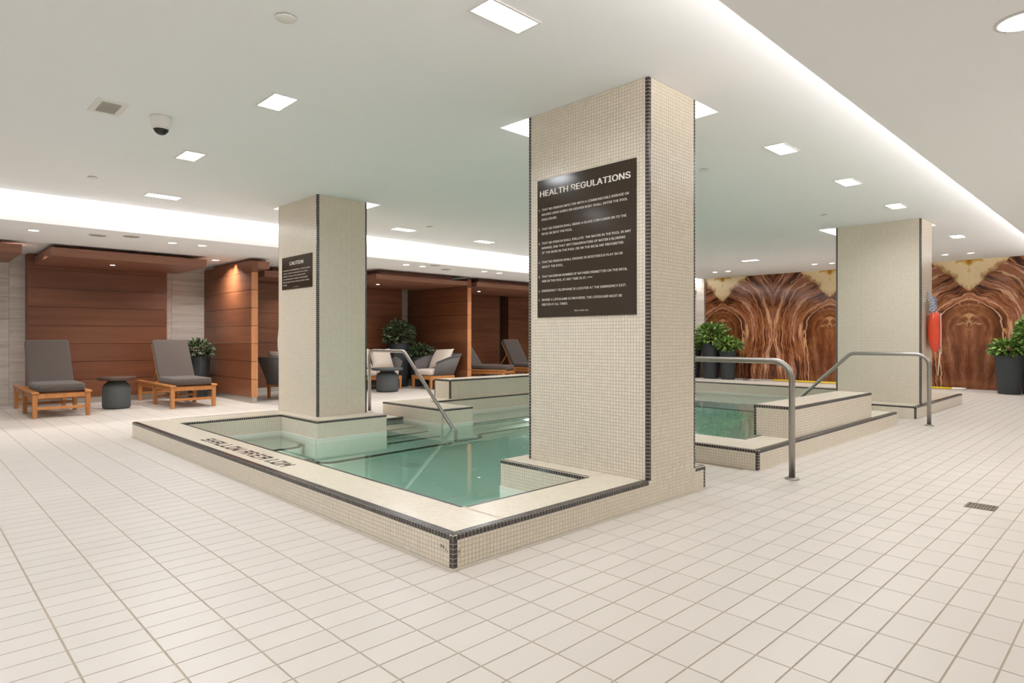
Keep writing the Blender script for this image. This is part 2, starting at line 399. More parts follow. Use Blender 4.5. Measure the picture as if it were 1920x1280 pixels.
class Mosaic:
    """fields of small square tiles, each a real raised tile, gathered into one mesh"""
    def __init__(s): s.V = []; s.Q = []; s.R = []; s.k = 0
    def face(s, o, U, V, lu, lv, mask=None, g=.0022, h=.0026, m=(0, 0, 0, 0)):
        o, U, V = (np.array(x, float) for x in (o, U, V)); Nn = np.cross(U, V)
        nu, nv = max(1, round(lu / PT)), max(1, round(lv / PT)); pu, pv = lu / nu, lv / nv
        I, J = np.meshgrid(np.arange(m[0], nu - m[1]), np.arange(m[2], nv - m[3]), indexing='ij'); I, J = I.ravel(), J.ravel()
        if mask is not None:
            k = np.array([not mask(i * pu, j * pv, pu) for i, j in zip(I, J)], bool); I, J = I[k], J[k]
        n = len(I)
        if not n: return
        c = []
        for q, (hh, ins) in enumerate(((0., 0.), (h, .0009))):
            for a, b in ((0, 0), (1, 0), (1, 1), (0, 1)):
                uu = I * pu + (g / 2 + ins if a == 0 else pu - g / 2 - ins); vv = J * pv + (g / 2 + ins if b == 0 else pv - g / 2 - ins)
                c.append(o + uu[:, None] * U + vv[:, None] * V + (hh - h) * Nn)
        vs = np.stack(c, 1); base = (np.arange(n) * 8)[:, None, None] + s.k
        F = np.array([(4, 5, 6, 7), (0, 1, 5, 4), (1, 2, 6, 5), (2, 3, 7, 6), (3, 0, 4, 7)])[None]
        s.V.append(vs.reshape(-1, 3)); s.Q.append((base + F).reshape(-1, 4)); s.R.append(np.repeat(rng.random(n), 5)); s.k += n * 8
    # axis-aligned shorthands; outward normals
    def xm(s, x, y0, y1, z0, z1, **k): s.face((x, y1, z0), (0, -1, 0), (0, 0, 1), y1 - y0, z1 - z0, **k)     # faces -X
    def ym(s, y, x0, x1, z0, z1, **k): s.face((x0, y, z0), (1, 0, 0), (0, 0, 1), x1 - x0, z1 - z0, **k)      # faces -Y
    def top(s, x0, x1, y0, y1, z, **k): s.face((x0, y0, z), (1, 0, 0), (0, 1, 0), x1 - x0, y1 - y0, **k)
    def obj(s, name, m, parent, kind='stuff'):
        o = bpy.data.objects.new(name, np_mesh(name, np.concatenate(s.V), np.concatenate(s.Q), m, np.concatenate(s.R)))
        setup(o, parent, True); return tag(o, kind=kind)
def trim_profile(na, nb, w, r, e=.0006, seg=4):
    na, nb = V3(na), V3(nb); c = -(na + nb) * r
    pts = [-nb * w + na * e]
    pts += [c + (na * math.cos(t) + nb * math.sin(t)) * (r + e) for t in [math.pi / 2 * k / seg for k in range(seg + 1)]]
    pts += [-na * w + nb * e, -(na + nb) * w]
    return pts
def prism_mesh(prof, d, mb=None, at=V3((0, 0, 0))):
    mb = mb or MB(); n = len(prof); d = V3(d)
    vs = [at + p for p in prof] + [at + p + d for p in prof]
    fs = [(k, (k + 1) % n, (k + 1) % n + n, k + n) for k in range(n)] + [tuple(range(n))[::-1], tuple(range(n, 2 * n))]
    mb.add(vs, fs); return mb
class Trim:
    """runs of dark bullnose tiles on a pale grout bed"""
    def __init__(s): s.runs = []
    def run(s, p0, p1, na, nb, w=.0275, r=.008): s.runs.append((V3(p0), V3(p1), na, nb, w, r))
    def build(s, parent, limit=300, minpx=5.0):
        cand = []; bed = MB(); rest = MB()
        for ri, (p0, p1, na, nb, w, r) in enumerate(s.runs):
            d = p1 - p0; ln = d.length; n = max(1, round(ln / PT)); u = d / ln; pu = ln / n
            pr = pr0 = trim_profile(na, nb, w, r)
            # orientation check so normals face outwards
            if (V3(na).cross(V3(nb))).dot(u) > 0: pr = pr
            else: pr = pr[::-1]
            bedp = trim_profile(na, nb, w - .0004, r, -.0002)
            if pr is not pr0: bedp = bedp[::-1]
            prism_mesh(bedp, d, bed, p0)
            for k in range(n):
                q = p0 + u * (k * pu + .0013)
                rel = q - CAM; dep = rel.x * ca + rel.y * sa
                cand.append((1184 * PT / max(dep, .3), ri, q, pr, u * (pu - .0026)))
        cand.sort(key=lambda c: -c[0]); meshes = {}
        for i, (px, ri, q, pr, d) in enumerate(cand):
            if i < limit and px > minpx:
                if ri not in meshes: meshes[ri] = prism_mesh(pr, d).mesh('dark_tile', 'dark_tile')
                o = bpy.data.objects.new('dark_tile', meshes[ri]); o.location = q; setup(o, parent, True)
            else: prism_mesh(pr, d, rest, q)
        bed.obj('pale_grout', 'white_grout', parent, True)
        if rest.v: rest.obj('dark_tiles', 'dark_tile', parent, True, kind='stuff')
X_, Y_, Z_ = V3((1, 0, 0)), V3((0, 1, 0)), V3((0, 0, 1))
def area(name, loc, sx, sy, watt, col, parent, shape='RECTANGLE', direction=(0, 0, -1), spread=160):
    l = bpy.data.lights.new(name, 'AREA'); l.shape = shape; l.size = sx; l.size_y = sy; l.energy = watt; l.color = col; l.spread = math.radians(spread)
    o = bpy.data.objects.new(name, l); o.rotation_euler = V3(direction).to_track_quat('-Z', 'Y').to_euler(); o.location = loc
    setup(o, parent, True); return o
ZC, ZL, RT, WL = 2.883, 2.545, .174, -.055
# ------------------------------------------------------------------ pool plan
FX0, FX1, FY0, FY1 = 1.928, 13.2, 2.389, 8.2
ENTRY = [(4.36, 5.26, 2.389, 3.0), (9.32, 10.25, 2.389, 3.0), (4.40, 5.26, 7.67, 8.2)]
def inrect(x, y, r): return r[0] <= x <= r[1] and r[2] <= y <= r[3]
WATER = (2.31, 12.82, 2.76, 7.72)
BLK = [(3.41, 4.36, 2.3, 3.63), (5.26, 5.73, 2.3, 3.63), (8.9, 9.32, 2.3, 3.63), (10.25, 11.55, 2.3, 3.72), (3.46, 4.40, 6.77, 8.3), (5.26, 5.79, 6.73, 8.3)]
def is_rim(x, y):
    if not inrect(x, y, (FX0, FX1, FY0, FY1)): return False
    if any(inrect(x, y, e) for e in ENTRY): return False
    for a, b, c, d in ((4.36, 5.26, 3.0, 4), (9.32, 10.25, 3.0, 4), (4.40, 5.26, 6.5, 7.67)):
        if inrect(x, y, (a, b, c, d)): return False
    if any(inrect(x, y, b) for b in BLK): return True
    return not inrect(x, y, WATER)
def is_floor(x, y):
    if not inrect(x, y, (FX0 + .1, FX1 - .1, FY0 + .1, FY1 - .1)): return True
    return any(inrect(x, y, e) for e in ENTRY)
# ------------------------------------------------------------------ floor
XR0, XR1, YR0, YR1 = -3.0, 17.1, -3.0, 13.4
xs = [XR0, XR1, FX0 + .1, FX1 - .1] + [v for e in ENTRY for v in e[:2]]
ys = [YR0, YR1, FY0 + .1, FY1 - .1, 3.0, 7.67] + [v for e in ENTRY for v in e[2:]]
floor = grid_solid(xs, ys, is_floor, -.12, -.0028).obj('floor', 'grout'); tag(floor, kind='structure')
TX, TY, OX, OY, GX, GY = .2505, .1251, .44, .005, .0055, .0045
tiles = []
DRAIN = (5.128, 5.288, .757, .92)
for i in range(-14, 68):
    for j in range(-25, 108):
        x0, x1 = OX + i * TX + GX / 2, OX + (i + 1) * TX - GX / 2; y0, y1 = OY + j * TY + GY / 2, OY + (j + 1) * TY - GY / 2
        if x0 < XR0 or x1 > XR1 or y0 < YR0 or y1 > YR1: continue
        cx, cy = (x0 + x1) / 2, (y0 + y1) / 2
        if x0 > FX0 and x1 < FX1 and y0 > FY0 and y1 < FY1:
            e = [e for e in ENTRY if inrect(cx, cy, e)]
            if not e: continue
            y0, y1 = max(y0, e[0][2]), min(y1, e[0][3]); x0, x1 = max(x0, e[0][0]), min(x1, e[0][1])
        if x1 - x0 < .02 or y1 - y0 < .02: continue
        tiles.append((x0, x1, y0, y1))
def proj(x, y, z=0):
    r = x * sa - y * ca; d = x * ca + y * sa
    return (960 + 1184 * r / d, 634.4 - 1184 * (z - 1.128) / d, d) if d > .3 else (0, 0, -1)
def screen(t):
    u, v, d = proj((t[0] + t[1]) / 2, (t[2] + t[3]) / 2)
    return (1 / d ** 3) if d > 0 and -120 < u < 2040 and v < 1400 else 0
tiles.sort(key=lambda t: -screen(t))
def tile_geo(x0, x1, y0, y1, ins=.0012):
    return [(x, y, z) for z, k in ((-.003, 0), (0, ins)) for x, y in ((x0 + k, y0 + k), (x1 - k, y0 + k), (x1 - k, y1 - k), (x0 + k, y1 - k))]
TQ = np.array([(4, 5, 6, 7), (0, 1, 5, 4), (1, 2, 6, 5), (2, 3, 7, 6), (3, 0, 4, 7)])
shared = {}
for t in tiles[:300]:
    key = (round(t[1] - t[0], 4), round(t[3] - t[2], 4))
    if key not in shared:
        a, b = key; shared[key] = np_mesh('floor_tile', tile_geo(-a / 2, a / 2, -b / 2, b / 2), TQ, 'floor_tile')
    o = bpy.data.objects.new('floor_tile', shared[key]); o.location = ((t[0] + t[1]) / 2, (t[2] + t[3]) / 2, random.uniform(-.0003, .0003)); setup(o, floor, True)
T = np.array(tiles[300:]); vs = []
n = len(T); vv = np.array([tile_geo(*t) for t in T]).reshape(-1, 3)
o = bpy.data.objects.new('floor_tiles', np_mesh('floor_tiles', vv, (TQ[None] + (np.arange(n) * 8)[:, None, None]).reshape(-1, 4), 'floor_tile', np.repeat(rng.random(n), 5)))
setup(o, floor, True); tag(o, kind='stuff')
# ------------------------------------------------------------------ walls behind and beside the camera
for nm, b in (('wall_back', (-3.15, -3, -3, 13.4, 0, 3.1)), ('wall_right', (-3.15, 17.3, -3.15, -3, 0, 3.1))):
    tag(MB().box(*b).obj(nm, 'wallpaint'), kind='structure')
# marble wall (far)
wf = MB().box(17.125, 17.3, -3, 13.6, 0, 3.1).obj('wall_far', 'wallpaint'); tag(wf, kind='structure')
y = 5.9 + 1.465 * 2.36
for k in range(-6, 3):
    a, b = 5.9 + 1.465 * k, 5.9 + 1.465 * (k + 1)
    a = max(a, -3); b = min(b, 9.36)
    if b - a < .05: continue
    MB().box(17.1, 17.125, a + .0015, b - .0015, .0, 2.884).obj('marble_slab', 'marble', wf, True)
# stone panels
wl = MB().box(-3.15, 17.3, 13.43, 13.6, 0, 3.1).obj('wall_left', 'wallpaint'); tag(wl, kind='structure')
x = -3.0; k = 0
while x < 17.1:
    for r in range(7):
        z0 = r * .364
        xo = x
        MB().box(xo + .0015, min(xo + .62, 17.12) - .0015, 13.4, 13.43, z0 + .0015, z0 + .364 - .0015).obj('stone_panel', 'stone', wl, True)
    x += .62; k += 1
yy = 9.36
while yy < 13.39:
    for r in range(7): MB().box(17.1, 17.124, yy + .0015, min(yy + .62, 13.4) - .0015, r * .364 + .0015, (r + 1) * .364 - .0015).obj('stone_panel', 'stone', wf, True)
    yy += .62
tag(MB().box(17.0, 17.1, 9.36, 9.7, 0, ZC - .01).obj('trim_1', 'stone'), kind='structure')
# ------------------------------------------------------------------ ceilings
POCK = [(3.605, 4.57, 2.389, 3.84), (3.66, 4.56, 7.15, 8.40), (10.70, 11.6, 2.43, 3.86)]
PIL = [(3.605, 4.215, 2.389, 3.51), (3.66, 4.35, 7.15, 8.24), (10.70, 11.32, 2.43, 3.60)]
xs = [XR0 - .15, XR1 + .2] + [v for p in POCK for v in p[:2]]; ys = [YR0 - .15, 9.47] + [v for p in POCK for v in p[2:]]
ceil = grid_solid(xs, ys, lambda x, y: not any(inrect(x, y, p) for p in POCK), ZC, ZC + .22).obj('ceiling', 'ceiling'); tag(ceil, kind='structure')
for q, p in zip(POCK, PIL):
    grid_solid([q[0] - .02, q[1] + .02], [q[2] - .02, q[3] + .02], lambda x, y: True, ZC + .22, ZC + .26).obj('pocket_lid', 'ceiling', ceil, True)
    tb = MB(); tb.box(p[1] + .02, q[1] - .06, q[2] + .05, q[3] - .03, ZC + .19, ZC + .205); tb.box(q[0] + .05, p[1], p[3] + .03, q[3] - .05, ZC + .19, ZC + .205)
    tb.obj('pocket_light', 'lamp_cool', ceil, True)
    area('pocket_lamp', (p[1] + .16, (q[2] + q[3]) / 2, ZC + .185), .12, .8, 4, COOL, ceil)
    area('pocket_lamp', ((q[0] + p[1]) / 2, p[3] + .15, ZC + .185), .5, .1, 3, COOL, ceil)
# light slot and lounge ceiling
slot = MB().box(XR0 - .15, XR1 + .2, 9.40, 9.72, ZC + .22, ZC + .26).obj('trim_2', 'ceiling'); tag(slot, kind='structure')
low = MB().box(XR0 - .15, XR1 + .2, 9.60, 13.6, ZL, ZC + .22).obj('ceiling', 'ceiling'); tag(low, kind='structure')
MB().box(XR0 + .1, XR1, 9.485, 9.515, ZC + .12, ZC + .15).obj('light_strip', 'cove', slot, True)
for k in range(10):
    area('slot_lamp', (XR0 + 1 + 2 * k, 9.54, ZC + .19), 1.98, .05, P_COVE * 2, WARM, slot, direction=(0, .25, -1), spread=170)
# bulkhead on the right
bulk = MB().box(XR0, XR1 + .05, YR0, 1.342, 2.60, 2.66).obj('ceiling', 'ceiling'); tag(bulk, kind='structure')
MB().box(XR0, XR1, 1.12, 1.15, 2.66, 2.685).obj('light_strip', 'cove', bulk, True)
for k in range(10):
    area('bulkhead_lamp', (XR0 + 1 + 2 * k, 1.20, 2.70), 1.98, .04, P_COVE_R * 2, WARM, bulk, direction=(0, .55, 1), spread=170)
# ------------------------------------------------------------------ pool
pool = thing('swimming_pool', 'raised indoor pool clad in cream mosaic with dark bullnose edging', 'pool', (FX0, FY0, 0))
# (cores sit 2.6 mm behind the tile faces)
xs = [FX0, FX1, WATER[0], WATER[1], 4.36, 5.26, 4.40, 9.32, 10.25] + [v for b in BLK for v in b[:2]]
ys = [FY0, FY1, WATER[2], WATER[3], 3.0, 7.67, 3.63, 3.72, 6.77, 6.73]
grid_solid([v for v in xs if FX0 <= v <= FX1], [v for v in ys if FY0 <= v <= FY1], is_rim, -1.4, RT - .0026, .0026).obj('rim_wall', 'mosaic_grout', pool, True)
# submerged linings in front of the rim walls (below the water line)
MB().box(FX0, FX1, FY0, FY1, -1.4, -1.25).obj('pool_floor', 'pool', pool, True)
def lining(x0, x1, y0, y1, z0, z1, nm='wall_lining'): return MB().box(x0, x1, y0, y1, z0, z1).obj(nm, 'pool', pool, True)
zt = -.03
lining(2.31, 3.46, 7.712, 7.73, -1.25, zt); lining(5.79, 12.82, 7.712, 7.73, -1.25, zt); lining(12.812, 12.83, 2.76, 7.72, -1.25, zt)
lining(3.452, 3.47, 6.77, 7.72, -1.25, zt); lining(3.452, 4.40, 6.762, 6.78, -1.25, zt); lining(5.252, 5.27, 6.73, 7.67, -1.25, zt); lining(5.252, 5.79, 6.722, 6.74, -1.25, zt)
lining(3.402, 3.42, 2.76, 3.63, -1.25, zt); lining(2.30, 2.318, 2.76, 7.72, -1.25, zt); lining(2.31, 3.41, 2.752, 2.768, -1.25, zt); lining(5.72, 5.738, 2.76, 3.63, -1.25, zt)
lining(5.73, 8.9, 2.752, 2.768, -1.25, zt); lining(3.41, 4.36, 3.62, 3.638, -1.25, zt)
lining(4.36, 5.26, 3.0, 3.012, -1.25, -.04); lining(9.32, 10.25, 3.0, 3.012, -1.25, -.04)
lining(4.40, 5.26, 7.66, 7.672, -1.25, -.0035)
# steps and benches (each a solid block)
def step(x0, x1, y0, y1, z): return MB().box(x0, x1, y0, y1, -1.26, z).obj('step', 'pool', pool, True)
step(4.40, 5.26, 7.295, 7.665, -.44); step(4.40, 5.26, 7.03, 7.295, -.63); step(4.40, 5.26, 6.77, 7.03, -.82)
step(4.36, 5.26, 3.01, 3.33, -.30); step(4.36, 5.26, 3.33, 3.63, -.55); step(9.32, 10.25, 3.01, 3.33, -.30); step(9.32, 10.25, 3.33, 3.63, -.55)
def bench(poly, z, nose):
    n = len(poly); mb = MB(); mb.add([(x, y, -1.26) for x, y in poly] + [(x, y, z) for x, y in poly], [tuple(range(n, 2 * n))] + [(k, (k + 1) % n, (k + 1) % n + n, k + n) for k in range(n)])
    mb.obj('bench', 'pool', pool, True)
    nb = MB(); pts = [V3((x, y, z)) for x, y in nose]; w_ = .05
    for k in range(len(pts) - 1):
        d = (pts[k + 1] - pts[k]).normalized(); nin = V3((-d.y, d.x, 0))
        a, b = pts[k] - nin * .003, pts[k + 1] - nin * .003
        vs = [a + Z_ * .002, b + Z_ * .002, b + nin * w_ + Z_ * .002, a + nin * w_ + Z_ * .002, a - Z_ * w_, b - Z_ * w_]
        nb.add(vs, [(0, 1, 2, 3), (4, 5, 1, 0)])
    nb.obj('bench_nosing', 'dark_tile', pool, True)
def arc(cx, cy, r, a0, a1, n=8): return [(cx + r * math.cos(math.radians(a0 + (a1 - a0) * k / n)), cy + r * math.sin(math.radians(a0 + (a1 - a0) * k / n))) for k in range(n + 1)]
# lower platform round the stairs, with rounded corners
nose = [(3.30, 6.768)] + arc(3.52, 6.62, .20, 150, 270) + [(5.55, 6.42)] + arc(5.62, 6.56, .14, 270, 360, 6) + arc(5.90, 6.56, .10, 180, 90, 6) + [(12.0, 6.66)]
bench(nose + [(12.0, 7.715), (3.30, 7.715)], -1.0, nose)
nose = [(5.79, 7.0), (12.0, 7.0)]; bench(nose + [(12.0, 7.716), (5.79, 7.716)], -.45, nose)
nose = [(2.315, 6.93), (3.24, 6.93)] + arc(3.24, 7.13, .20, -90, 0, 6); bench(nose + [(3.44, 7.716), (2.315, 7.716)], -.45, nose)
nose = [(10.4, 7.0), (10.4, 3.72)]; bench([(10.4, 7.0), (10.4, 2.77), (12.815, 2.77), (12.815, 7.0)], -.5, nose)
for y, z in ((7.295, -.44), (7.03, -.63), (6.77, -.82)):
    MB().box(4.42, 5.24, y - .004, y + .026, z - .048, z + .003).obj('step_nosing', 'dark_tile', pool, True)
# underwater lights: the first is visible, the rest added to brighten the water
for i, (x, y, z, d) in enumerate([(7.15, 6.98, -.72, (0, -1, 0)), (9.6, 6.98, -.72, (0, -1, 0)), (2.325, 4.2, -.65, (1, 0, 0)), (2.325, 6.0, -.65, (1, 0, 0)), (7.2, 2.775, -.75, (0, 1, 0)), (12.80, 4.0, -.9, (-1, 0, 0))]):
    d = V3(d); mb = MB(); mb.lathe([(.0, .0), (.07, .0), (.085, .004), (.085, .012), (.0, .012)], n=20, cap=False)
    q = d.to_track_quat('Z', 'Y').to_matrix(); mb.v = [tuple(q @ V3(v) + V3((x, y, z))) for v in mb.v]
    mb.obj('underwater_light', 'lamp_cool', pool, True)
    area('underwater_lamp', V3((x, y, z)) + d * .03, .14, .14, 8, (1, .96, .95), pool, 'DISK', d, 180)
MB().lathe([(.10, 0), (.125, 0), (.125, .015), (.11, .02), (.10, .015)], (4.16, 5.94, -1.25), 24, cap=False).obj('main_drain', 'white_plastic', pool, True)
# mosaic fields above the water
ms = Mosaic(); LAB = "SHALLOW AREA 1.0M"
FONT = {'S': ["1111", "1000", "1111", "0001", "1111"], 'H': ["1001", "1001", "1111", "1001", "1001"], 'A': ["1111", "1001", "1111", "1001", "1001"], 'L': ["1000", "1000", "1000", "1000", "1111"],
        'O': ["1111", "1001", "1001", "1001", "1111"], 'W': ["1001", "1001", "1101", "1111", "1011"], 'R': ["1110", "1001", "1110", "1010", "1001"], 'E': ["1111", "1000", "1110", "1000", "1111"],
        '1': ["1", "1", "1", "1", "1"], '.': ["0", "0", "0", "0", "1"], '0': ["1111", "1001", "1001", "1001", "1111"], 'M': ["1001", "1111", "1111", "1001", "1001"], ' ': ["00"] * 5}
cols = []          # (column index along -Y, row from top, letter index)
cc = 0
for li, ch in enumerate(LAB):
    g = FONT[ch]
    for r in range(5):
        for c_ in range(len(g[0])):
            if g[r][c_] == '1': cols.append((cc + c_, r, li))
    cc += len(g[0]) + (1 if ch != ' ' else 0)
nyr = round((8.2 - 2.389) / PT); pyr = (8.2 - 2.389) / nyr; nxr = round((2.31 - 1.928) / PT); pxr = (2.31 - 1.928) / nxr
j_start = round((6.30 - 2.389) / pyr); i_bot = 5
LS = 2.08 / (cc * pyr)
cells = {}
for c_, r, li in cols: cells[(i_bot + 4 - r, j_start - c_)] = li
ms.top(1.928, 2.31, 2.389, 8.2, RT, m=(2, 1, 2, 0), mask=lambda u, v, p: (round(u / pxr), round(v / pyr)) in cells)
ms.top(2.31, 3.605, 2.389, 2.76, RT, m=(0, 0, 2, 1))
for r in [(3.41, 3.605, 2.76, 3.63), (3.605, 4.36, 3.51, 3.63), (4.215, 4.36, 2.389, 3.51), (5.26, 5.73, 2.41, 3.63), (5.73, 9.32, 2.43, 2.76), (10.25, 10.70, 2.41, 3.72), (10.70, 11.32, 2.389, 2.43), (11.32, 13.2, 2.43, 2.76),
          (12.82, 13.2, 2.76, 8.2), (2.31, 3.46, 7.72, 8.2), (3.46, 3.66, 6.77, 8.2), (3.66, 4.40, 6.77, 7.15), (4.35, 4.40, 7.15, 8.2), (5.26, 5.79, 6.73, 8.2), (5.79, 12.82, 7.72, 8.2)]:
    ms.top(*r, RT)
ms.xm(1.928, 2.389, 8.2, .012, RT, m=(0, 1, 0, 1)); ms.ym(2.389, 1.928, 3.605, .012, RT, m=(1, 0, 0, 1)); ms.ym(2.389, 3.605, 4.36, .012, RT, m=(0, 1, 0, 0))
ms.xm(5.26, 2.389, 3.63, .0, RT, m=(0, 1, 0, 1)); ms.ym(2.389, 5.26, 9.32, .0, RT, m=(1, 0, 0, 1)); ms.xm(10.25, 2.389, 3.63, .0, RT, m=(0, 1, 0, 1)); ms.ym(2.389, 10.25, 13.2, .0, RT, m=(1, 0, 0, 1))
ms.xm(5.26, 6.73, 8.2, -.12, RT, m=(0, 1, 0, 1)); ms.ym(6.73, 5.26, 5.79, -.12, RT, m=(1, 0, 0, 1)); ms.ym(7.72, 2.31, 3.46, -.12, RT, m=(0, 0, 0, 1)); ms.ym(7.72, 5.79, 12.82, -.12, RT, m=(0, 0, 0, 1))
ms.xm(3.46, 6.77, 7.72, -.12, RT, m=(0, 0, 0, 1)); ms.ym(6.77, 3.46, 4.40, -.12, RT, m=(0, 0, 0, 1)); ms.xm(3.41, 2.76, 3.63, -.12, RT, m=(0, 0, 0, 1)); ms.xm(12.82, 2.76, 7.72, -.12, RT, m=(0, 0, 0, 1))
ms.ym(7.66, 4.40, 5.26, -.12, -.004, m=(0, 0, 0, 1))
ms.obj('cream_tiles', 'mosaic', pool)
# dark inner rows on the coping, lettering
dk = Mosaic()
dk.top(1.928, 1.928 + 2 * PT, 2.389, 8.2, RT, m=(1, 0, 1, 0)); dk.top(1.928 + 2 * PT, 3.605, 2.389, 2.389 + 2 * PT, RT, m=(0, 0, 1, 0))
dk.top(5.26, 9.32, 2.389, 2.389 + 2 * PT, RT + .0005, m=(1, 0, 1, 0)); dk.top(10.25, 13.2, 2.389, 2.389 + 2 * PT, RT + .0005, m=(1, 0, 1, 0))
dk.obj('dark_coping_row', 'dark_tile', pool)
by = {}
for (i, j), li in cells.items(): by.setdefault(li, []).append((i, j))
for li in sorted(by):
    q = Mosaic()
    for i, j in by[li]: q.face((1.928 + i * pxr, 2.389 + j * pyr, RT + .0004), (1, 0, 0), (0, 1, 0), pxr, pyr, g=.0016)
    q.obj('letter', 'dark_tile', pool, kind=None)
tr = Trim()
X, Y, Z = X_, Y_, Z_
tr.run((1.928, 8.2, RT), (1.928, 2.389, RT), -X, Z); tr.run((1.928, 2.389, RT), (3.605, 2.389, RT), -Y, Z); tr.run((1.928, 2.389, .012), (1.928, 2.389, RT - .022), -X, -Y)
tr.run((3.41, 3.63, RT), (3.41, 2.76, RT), -X, Z); tr.run((2.31, 2.76, RT), (2.31, 7.72, RT), X, Z); tr.run((3.41, 2.76, RT), (2.31, 2.76, RT), Y, Z)
tr.run((2.31, 7.72, RT), (3.46, 7.72, RT), -Y, Z); tr.run((3.46, 7.72, RT), (3.46, 6.77, RT), -X, Z); tr.run((3.46, 6.77, RT), (4.40, 6.77, RT), -Y, Z)
tr.run((5.26, 8.2, RT), (5.26, 6.73, RT), -X, Z); tr.run((5.26, 6.73, RT), (5.79, 6.73, RT), -Y, Z); tr.run((5.79, 7.72, RT), (12.82, 7.72, RT), -Y, Z)
tr.run((4.40, 7.66, -.002), (5.26, 7.66, -.002), -Y, Z); tr.run((12.82, 7.72, RT), (12.82, 2.76, RT), -X, Z)
tr.run((4.215, 2.389, RT), (4.36, 2.389, RT), -Y, Z); tr.run((4.36, 2.389, .012), (4.36, 2.389, RT - .02), -Y, X); tr.run((4.36, 2.389, RT), (4.36, 3.63, RT), X, Z)
tr.run((5.26, 3.63, RT), (5.26, 2.389, RT), -X, Z); tr.run((5.26, 2.389, RT), (9.32, 2.389, RT), -Y, Z); tr.run((5.26, 2.389, .005), (5.26, 2.389, RT - .02), -X, -Y); tr.run((9.32, 2.389, RT), (9.32, 3.6, RT), X, Z)
tr.run((8.9, 2.76, RT), (5.73, 2.76, RT), Y, Z); tr.run((10.25, 3.72, RT), (10.25, 2.389, RT), -X, Z); tr.run((10.25, 2.389, RT), (13.2, 2.389, RT), -Y, Z); tr.run((10.25, 2.389, .0), (10.25, 2.389, RT - .02), -X, -Y)
tr.run((2.31, 8.2, RT), (3.6, 8.2, RT), Y, Z)
tr.build(pool)
cb = MB(); cb.box(FX0 - .010, 4.37, FY0 - .010, FY0, 0, .012); cb.box(FX0 - .010, FX0, FY0, 8.2, 0, .012); cb.box(5.25, 9.32, FY0 - .010, FY0, 0, .004)
cb.obj('cove_base', 'cove_base', pool, True)
# chipped dark specks by the near corner
sp = MB()
for (y, z, a, b) in ((2.478, .094, .006, .022), (2.466, .093, .004, .02), (2.457, .092, .003, .021), (2.442, .088, .007, .010), (2.43, .083, .005, .009)):
    sp.add([(1.9275, y, z), (1.9275, y + a, z + .002), (1.9275, y + a * .9, z + b), (1.9275, y - .001, z + b * .8)], [(3, 2, 1, 0)])
for (x, z, a, b) in ((1.962, .083, .006, .014), (1.971, .088, .004, .007), (1.960, .068, .004, .009), (1.970, .074, .004, .004)):
    sp.add([(x, 2.3885, z), (x + a, 2.3885, z + .002), (x + a * .8, 2.3885, z + b), (x - .001, 2.3885, z + b * .7)], [(0, 1, 2, 3)])
sp.obj('chipped_glaze', 'dark_tile', pool, True)
# water
wa = MB().box(2.2, 12.95, 2.65, 7.85, -1.35, WL).obj('pool_water', 'water'); tag(wa, 'clear green tinted water filling the mosaic pool', 'water', kind='stuff')
# ------------------------------------------------------------------ pillars
def pillar(p, label, runs, faces, lim):
    t = thing('pillar', label, 'pillar', (p[0], p[2], RT))
    MB().box(p[0] + .0026, p[1] - .0026, p[2] + .0026, p[3] - .0026, RT - .005, ZC + .21).obj('core', 'mosaic_grout', t, True)
    m = Mosaic()
    m.xm(p[0], p[2], p[3], RT, ZC, m=(1, 1, 0, 0)); m.ym(p[2], p[0], p[1], RT, ZC, m=(1, 1, 0, 0))
    m.face((p[1], p[2], ZC), Y_, Z_, p[3] - p[2], .2); m.face((p[1], p[3], RT), -X_, Z_, p[1] - p[0], ZC + .2 - RT)
    m.obj('cream_tiles', 'mosaic', t)
    q = Trim()
    for r in runs: q.run(*r)
    q.build(t, lim, 6.0); return t
a, b, c, d = PIL[0]
pillar(PIL[0], 'massive cream mosaic pillar carrying the large health regulations sign', [((a, c, RT), (a, c, ZC), -X, -Y), ((a, d, RT), (a, d, ZC), -X, Y), ((b, c, RT), (b, c, ZC), -Y, X)], None, 240)
a, b, c, d = PIL[1]
pillar(PIL[1], 'cream mosaic pillar standing in the water beside the small caution sign', [((a, c, RT), (a, c, ZC), -X, -Y), ((b, c, RT), (b, c, ZC), -Y, X)], None, 0)
a, b, c, d = PIL[2]
pillar(PIL[2], 'distant cream mosaic pillar with red rescue tube on its side', [((a, c, RT), (a, c, ZC), -X, -Y), ((a, d, RT), (a, d, ZC), -X, Y)], None, 0)
# ------------------------------------------------------------------ parapet walls on the rim
def parapet(x0, x1, y0, y1, z1, label):
    t = thing('parapet_wall', label, 'low wall', (x0, y0, RT))
    MB().box(x0 + .0026, x1 - .0026, y0 + .0026, y1, RT, z1 - .0026).obj('core', 'mosaic_grout', t, True)
    m = Mosaic(); m.xm(x0, y0, y1, RT, z1, m=(1, 1, 0, 1)); m.ym(y0, x0, x1, RT, z1, m=(1, 0, 0, 1)); m.top(x0, x1, y0, y1, z1, m=(1, 0, 1, 0)); m.face((x1, y0, RT), Y_, Z_, y1 - y0, z1 - RT)
    m.obj('cream_tiles', 'mosaic', t)
    q = Trim(); q.run((x0, y1, z1), (x0, y0, z1), -X, Z); q.run((x0, y0, z1), (x1, y0, z1), -Y, Z); q.run((x0, y0, RT), (x0, y0, z1 - .02), -X, -Y); q.run((x0, y1, RT), (x0, y1, z1 - .02), -X, Y)
    q.build(t, 60, 4.5); return t
parapet(6.10, 8.42, 2.43, 2.82, .474, 'low cream mosaic wall on the near pool rim behind the right handrail')
parapet(6.26, 8.75, 7.83, 8.24, .474, 'low cream mosaic wall on the far pool rim in front of the lounge')
